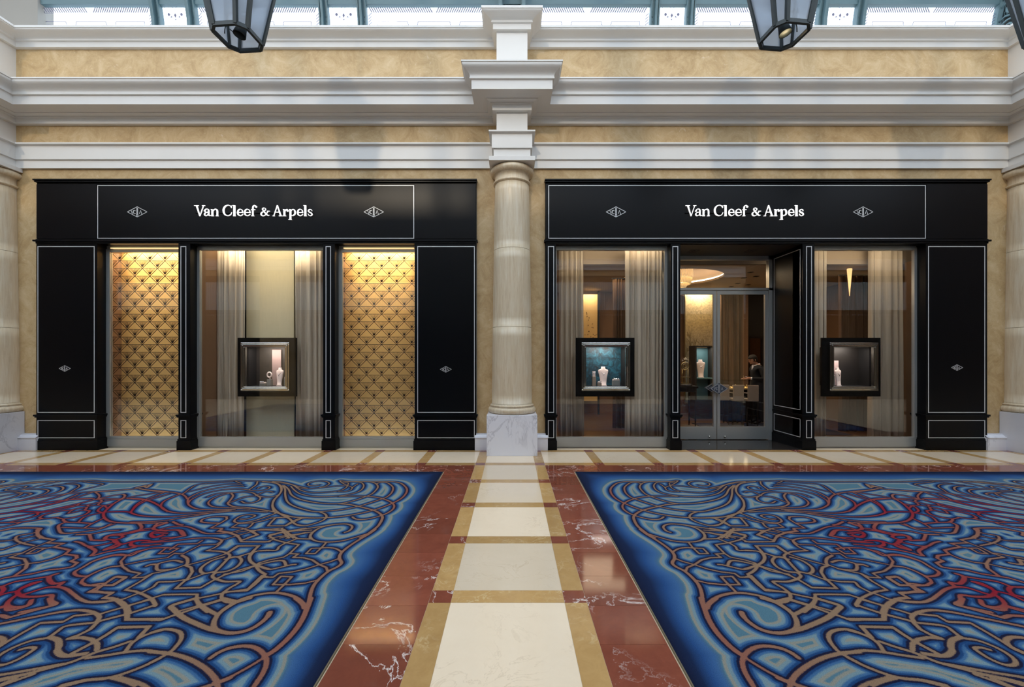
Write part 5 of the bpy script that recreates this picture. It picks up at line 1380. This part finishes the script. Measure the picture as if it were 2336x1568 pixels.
(8,.018,1,"1500,520 1380,560 1360,650 1380,700 1320,760 1200,770 1000,740"),
(8,.013,1,"0,430 150,470 290,530 400,610 460,700"),(8,.016,0,"300,520 170,380 590,390 720,480 880,580 1050,670 1200,750"),
(8,.014,1,"420,580 620,650 850,720 1000,780 1200,860 1500,940 1800,1020 2100,1080 2336,1140"),(8,.013,1,"0,730 200,700 450,720 700,760 980,800"),
(8,.013,1,"0,800 200,900 450,1000 700,1070 1000,1100 1300,1168"),(8,.013,1,"310,1168 450,1110 650,1060"),
(8,.016,0,"1520,0 1490,70 1440,90 1700,160 2050,260 2150,230 2336,240"),(8,.015,1,"1760,30 1800,100 2050,160 2080,80 2020,0"),(8,.013,1,"2090,110 2336,180"),
(8,.016,1,"2336,530 2180,520 2100,560 2150,640 2336,730"),(8,.013,1,"1950,1060 2100,1100 2336,1168"),(8,.012,1,"1300,880 1900,990 2336,1060"),
]
XMID, ZMID = 4.715, 3.48
CX0, CX1, CZ0, CZ1 = CE[1], 2 * XMID - CE[1], 2 * ZMID - CFAR, CFAR
segs = []
for tl, hw, sm, s in TR:
    hw *= (0.72, 0.72, 0.72, 0.64, 0.64, 0.64, 0.8, 0.76)[tl - 1] * 1.12; pts = [Vector((*fw(tl, p), 0)) for p in C(s)]
    if sm: pts = catmull(pts, 5)
    for a, c in zip(pts[:-1], pts[1:]):
        if a.x > XMID + 0.06 and c.x > XMID + 0.06: continue
        segs.append((a.x, a.y, c.x, c.y, hw))
        if a.y > 4.7: segs.append((a.x, 2 * ZMID - a.y, c.x, 2 * ZMID - c.y, hw))
nx, nz = 420, 600
gx = np.linspace(CX0, XMID, nx); gz = np.linspace(CZ0, CZ1, nz)
D = np.full((nz, nx), 9.0)
for (xa, za, xb, zb, hw) in segs:
    m_ = 0.34
    i0, i1 = np.searchsorted(gx, [min(xa, xb) - m_, max(xa, xb) + m_]); j0, j1 = np.searchsorted(gz, [min(za, zb) - m_, max(za, zb) + m_])
    if i1 <= i0 or j1 <= j0: continue
    xx = gx[None, i0:i1]; zz = gz[j0:j1, None]; dx, dz = xb - xa, zb - za; L2 = dx * dx + dz * dz + 1e-12
    t_ = np.clip(((xx - xa) * dx + (zz - za) * dz) / L2, 0, 1)
    dd = np.hypot(xx - xa - t_ * dx, zz - za - t_ * dz) - hw
    np.minimum(D[j0:j1, i0:i1], dd, out=D[j0:j1, i0:i1])
D = np.minimum(D, 0.34)
# outer silhouette of the ornament
SIL = [(2, "2336,160 1850,160 1000,148 600,155 380,165 250,190"), (1, "1980,250 1860,235 1860,190 1700,160 1600,165 1500,180 1440,160 1200,165 960,168 760,168 640,185 560,230 525,290 550,360 620,425 700,480 690,540 760,600 830,640 840,700 880,780 960,850 1080,920"), (4, "340,0 520,125 730,270 790,350 795,400 765,455 820,510 1000,620 1120,760 1150,860 1180,1000 1190,1100"), (7, "215,0 260,130 310,280 400,440 520,580 660,705 760,790 755,880 800,1010 900,1168")]
sil = []
for tl, s in SIL: sil += [fw(tl, p) for p in C(s)]
sil = [p for p in sil if p[1] > 2.2]
low = [(x, 2 * ZMID - z) for x, z in sil if z > 4.75][::-1]
poly = np.array([(XMID + 0.3, 6.08)] + sil + low + [(XMID + 0.3, 2 * ZMID - 6.08)])
GXX, GZZ = np.meshgrid(gx, gz)
ins = np.zeros_like(D, bool)
for k in range(len(poly)):
    xa, za = poly[k]; xb, zb = poly[(k + 1) % len(poly)]
    c = (za > GZZ) != (zb > GZZ)
    with np.errstate(divide='ignore', invalid='ignore'): ins ^= c & (GXX < (xb - xa) * (GZZ - za) / (zb - za + 1e-12) + xa)
edge = np.minimum(np.minimum(GXX - CX0, CZ1 - GZZ), GZZ - CZ0)
tt = edge / (edge + np.maximum(D - 0.09, 0.0) + 1e-4)
red = np.zeros_like(D)
for (x, z, rx, rz, a) in ((4.2, 4.75, .9, .65, 1), (3.4, 4.0, .65, .5, 1), (3.5, 3.1, .5, .4, 1), (4.1, 2.3, .6, .4, .8), (1.0, 5.2, .55, .8, .6), (1.2, 2.6, .45, 1.1, .42), (1.2, 3.9, .35, 1.0, .3)):
    red = np.maximum(red, a * np.exp(-((GXX - x) / rx) ** 2 - ((GZZ - z) / rz) ** 2))
def mirror(A): return np.concatenate([A, A[:, -2::-1]], axis=1)
gxx = np.concatenate([gx, 2 * XMID - gx[-2::-1]]); NX = len(gxx)
AD, AT, AR, AI = mirror(D), mirror(tt), mirror(red), mirror(ins.astype(float))
VXY = np.stack(np.meshgrid(gxx, gz), -1).reshape(-1, 2)
verts = np.concatenate([VXY, np.full((len(VXY), 1), 0.008)], 1)
idx = np.arange(nz * NX).reshape(nz, NX)
quads = np.stack([idx[:-1, :-1], idx[:-1, 1:], idx[1:, 1:], idx[1:, :-1]], -1).reshape(-1, 4)
me = bpy.data.meshes.new('carpet_pile')
me.vertices.add(len(verts)); me.vertices.foreach_set('co', verts.astype(np.float32).ravel())
me.loops.add(quads.size); me.loops.foreach_set('vertex_index', quads.ravel().astype(np.int32))
me.polygons.add(len(quads)); me.polygons.foreach_set('loop_start', np.arange(0, quads.size, 4, dtype=np.int32))
me.update(calc_edges=True)
for nm_, A in (('dist', AD), ('edge', AT), ('red', AR), ('inside', AI)):
    at = me.attributes.new(nm_, 'FLOAT', 'POINT'); at.data.foreach_set('value', A.astype(np.float32).ravel())
def mat_carpet():
    m = mat('woven_carpet', srgb(40, 70, 120), 0.95, spec=0.1); t = NT(m)
    A = lambda n: [setattr(x, 'attribute_name', n) or x for x in [t.n('ShaderNodeAttribute')]][0].outputs['Fac']
    p = t.pos(); fine = t.noise(p, 260, 2, .6); fz = t.noise(p, 120, 2, .6)
    d_ = t.math('ADD', A('dist'), t.math('MULTIPLY', t.math('SUBTRACT', fz, 0.5), 0.012))
    df = t.math('DIVIDE', t.math('ADD', d_, 0.05), 0.40, clamp=True)
    P = lambda v: (v + 0.05) / 0.40
    navy, royal, mid, light, beige, teal = srgb(22, 23, 48), srgb(27, 62, 106), srgb(60, 97, 134), srgb(110, 133, 140), srgb(134, 132, 120), srgb(78, 112, 126)
    rp = t.ramp(df, [(0, navy), (P(.013), navy), (P(.019), royal), (P(.027), royal), (P(.035), mid), (P(.042), mid), (P(.052), light), (P(.064), light), (P(.072), beige), (P(.084), beige), (P(.091), teal), (1, teal)])
    ln = t.ramp(df, [(P(-.003), (1, 1, 1, 1)), (P(.003), (0, 0, 0, 1))])
    brown = t.mix(A('red'), srgb(136, 110, 86), srgb(132, 24, 40))
    e = A('edge')
    ro = t.ramp(e, [(0, srgb(18, 24, 46)), (.3, srgb(22, 36, 66)), (.6, srgb(37, 71, 118)), (.85, srgb(56, 92, 134)), (.95, srgb(66, 98, 126)), (1.0, srgb(84, 106, 118))])
    far = t.ramp(df, [(P(.090), (0, 0, 0, 1)), (P(.10), (1, 1, 1, 1))])
    outside = t.math('MULTIPLY', far.outputs[0], t.math('SUBTRACT', 1.0, A('inside'), clamp=True))
    c = t.mix(outside, rp.outputs[0], ro.outputs[0]); c = t.mix(ln.outputs[0], c, brown)
    sp_ = t.ramp(fine, [(.3, (.72, .72, .72, 1)), (.7, (1.2, 1.2, 1.2, 1))])
    t.base(t.mix(1.0, c, sp_.outputs[0], 'MULTIPLY')); t.bump(fine, .35, .006); return m
me.materials.append(mat_carpet())
def carpet(sx, label):
    t = empty('carpet', (0, 0, 0)); tag(t, label, 'carpet', 'patterned gallery carpets')
    o = bpy.data.objects.new('pile', me); COL.objects.link(o); o.parent = t; o.scale = (sx, 1, 1)
    if sx < 0: o.location = (-0.084, 0, 0)
    f = (lambda x: x) if sx > 0 else (lambda x: -x - 0.084)
    b = MB(); b.box(f(CX0), f(CX1), CZ0, CZ1, -0.002, 0.004); b.build('backing', M['navyrug'], t)
    b = MB(); b.box(f(CX0) - 0.007, f(CX0) + 0.001, CZ0, CZ1, -0.002, 0.009) if sx > 0 else b.box(f(CX0) - 0.001, f(CX0) + 0.007, CZ0, CZ1, -0.002, 0.009)
    b.box(f(CX0), f(CX1), CZ1 - 0.001, CZ1 + 0.008, -0.002, 0.008); b.build('edge_trim', M['edgemetal'], t)
carpet(1, 'blue scrollwork carpet in front of the right shopfront'); carpet(-1, 'blue scrollwork carpet in front of the left shopfront')
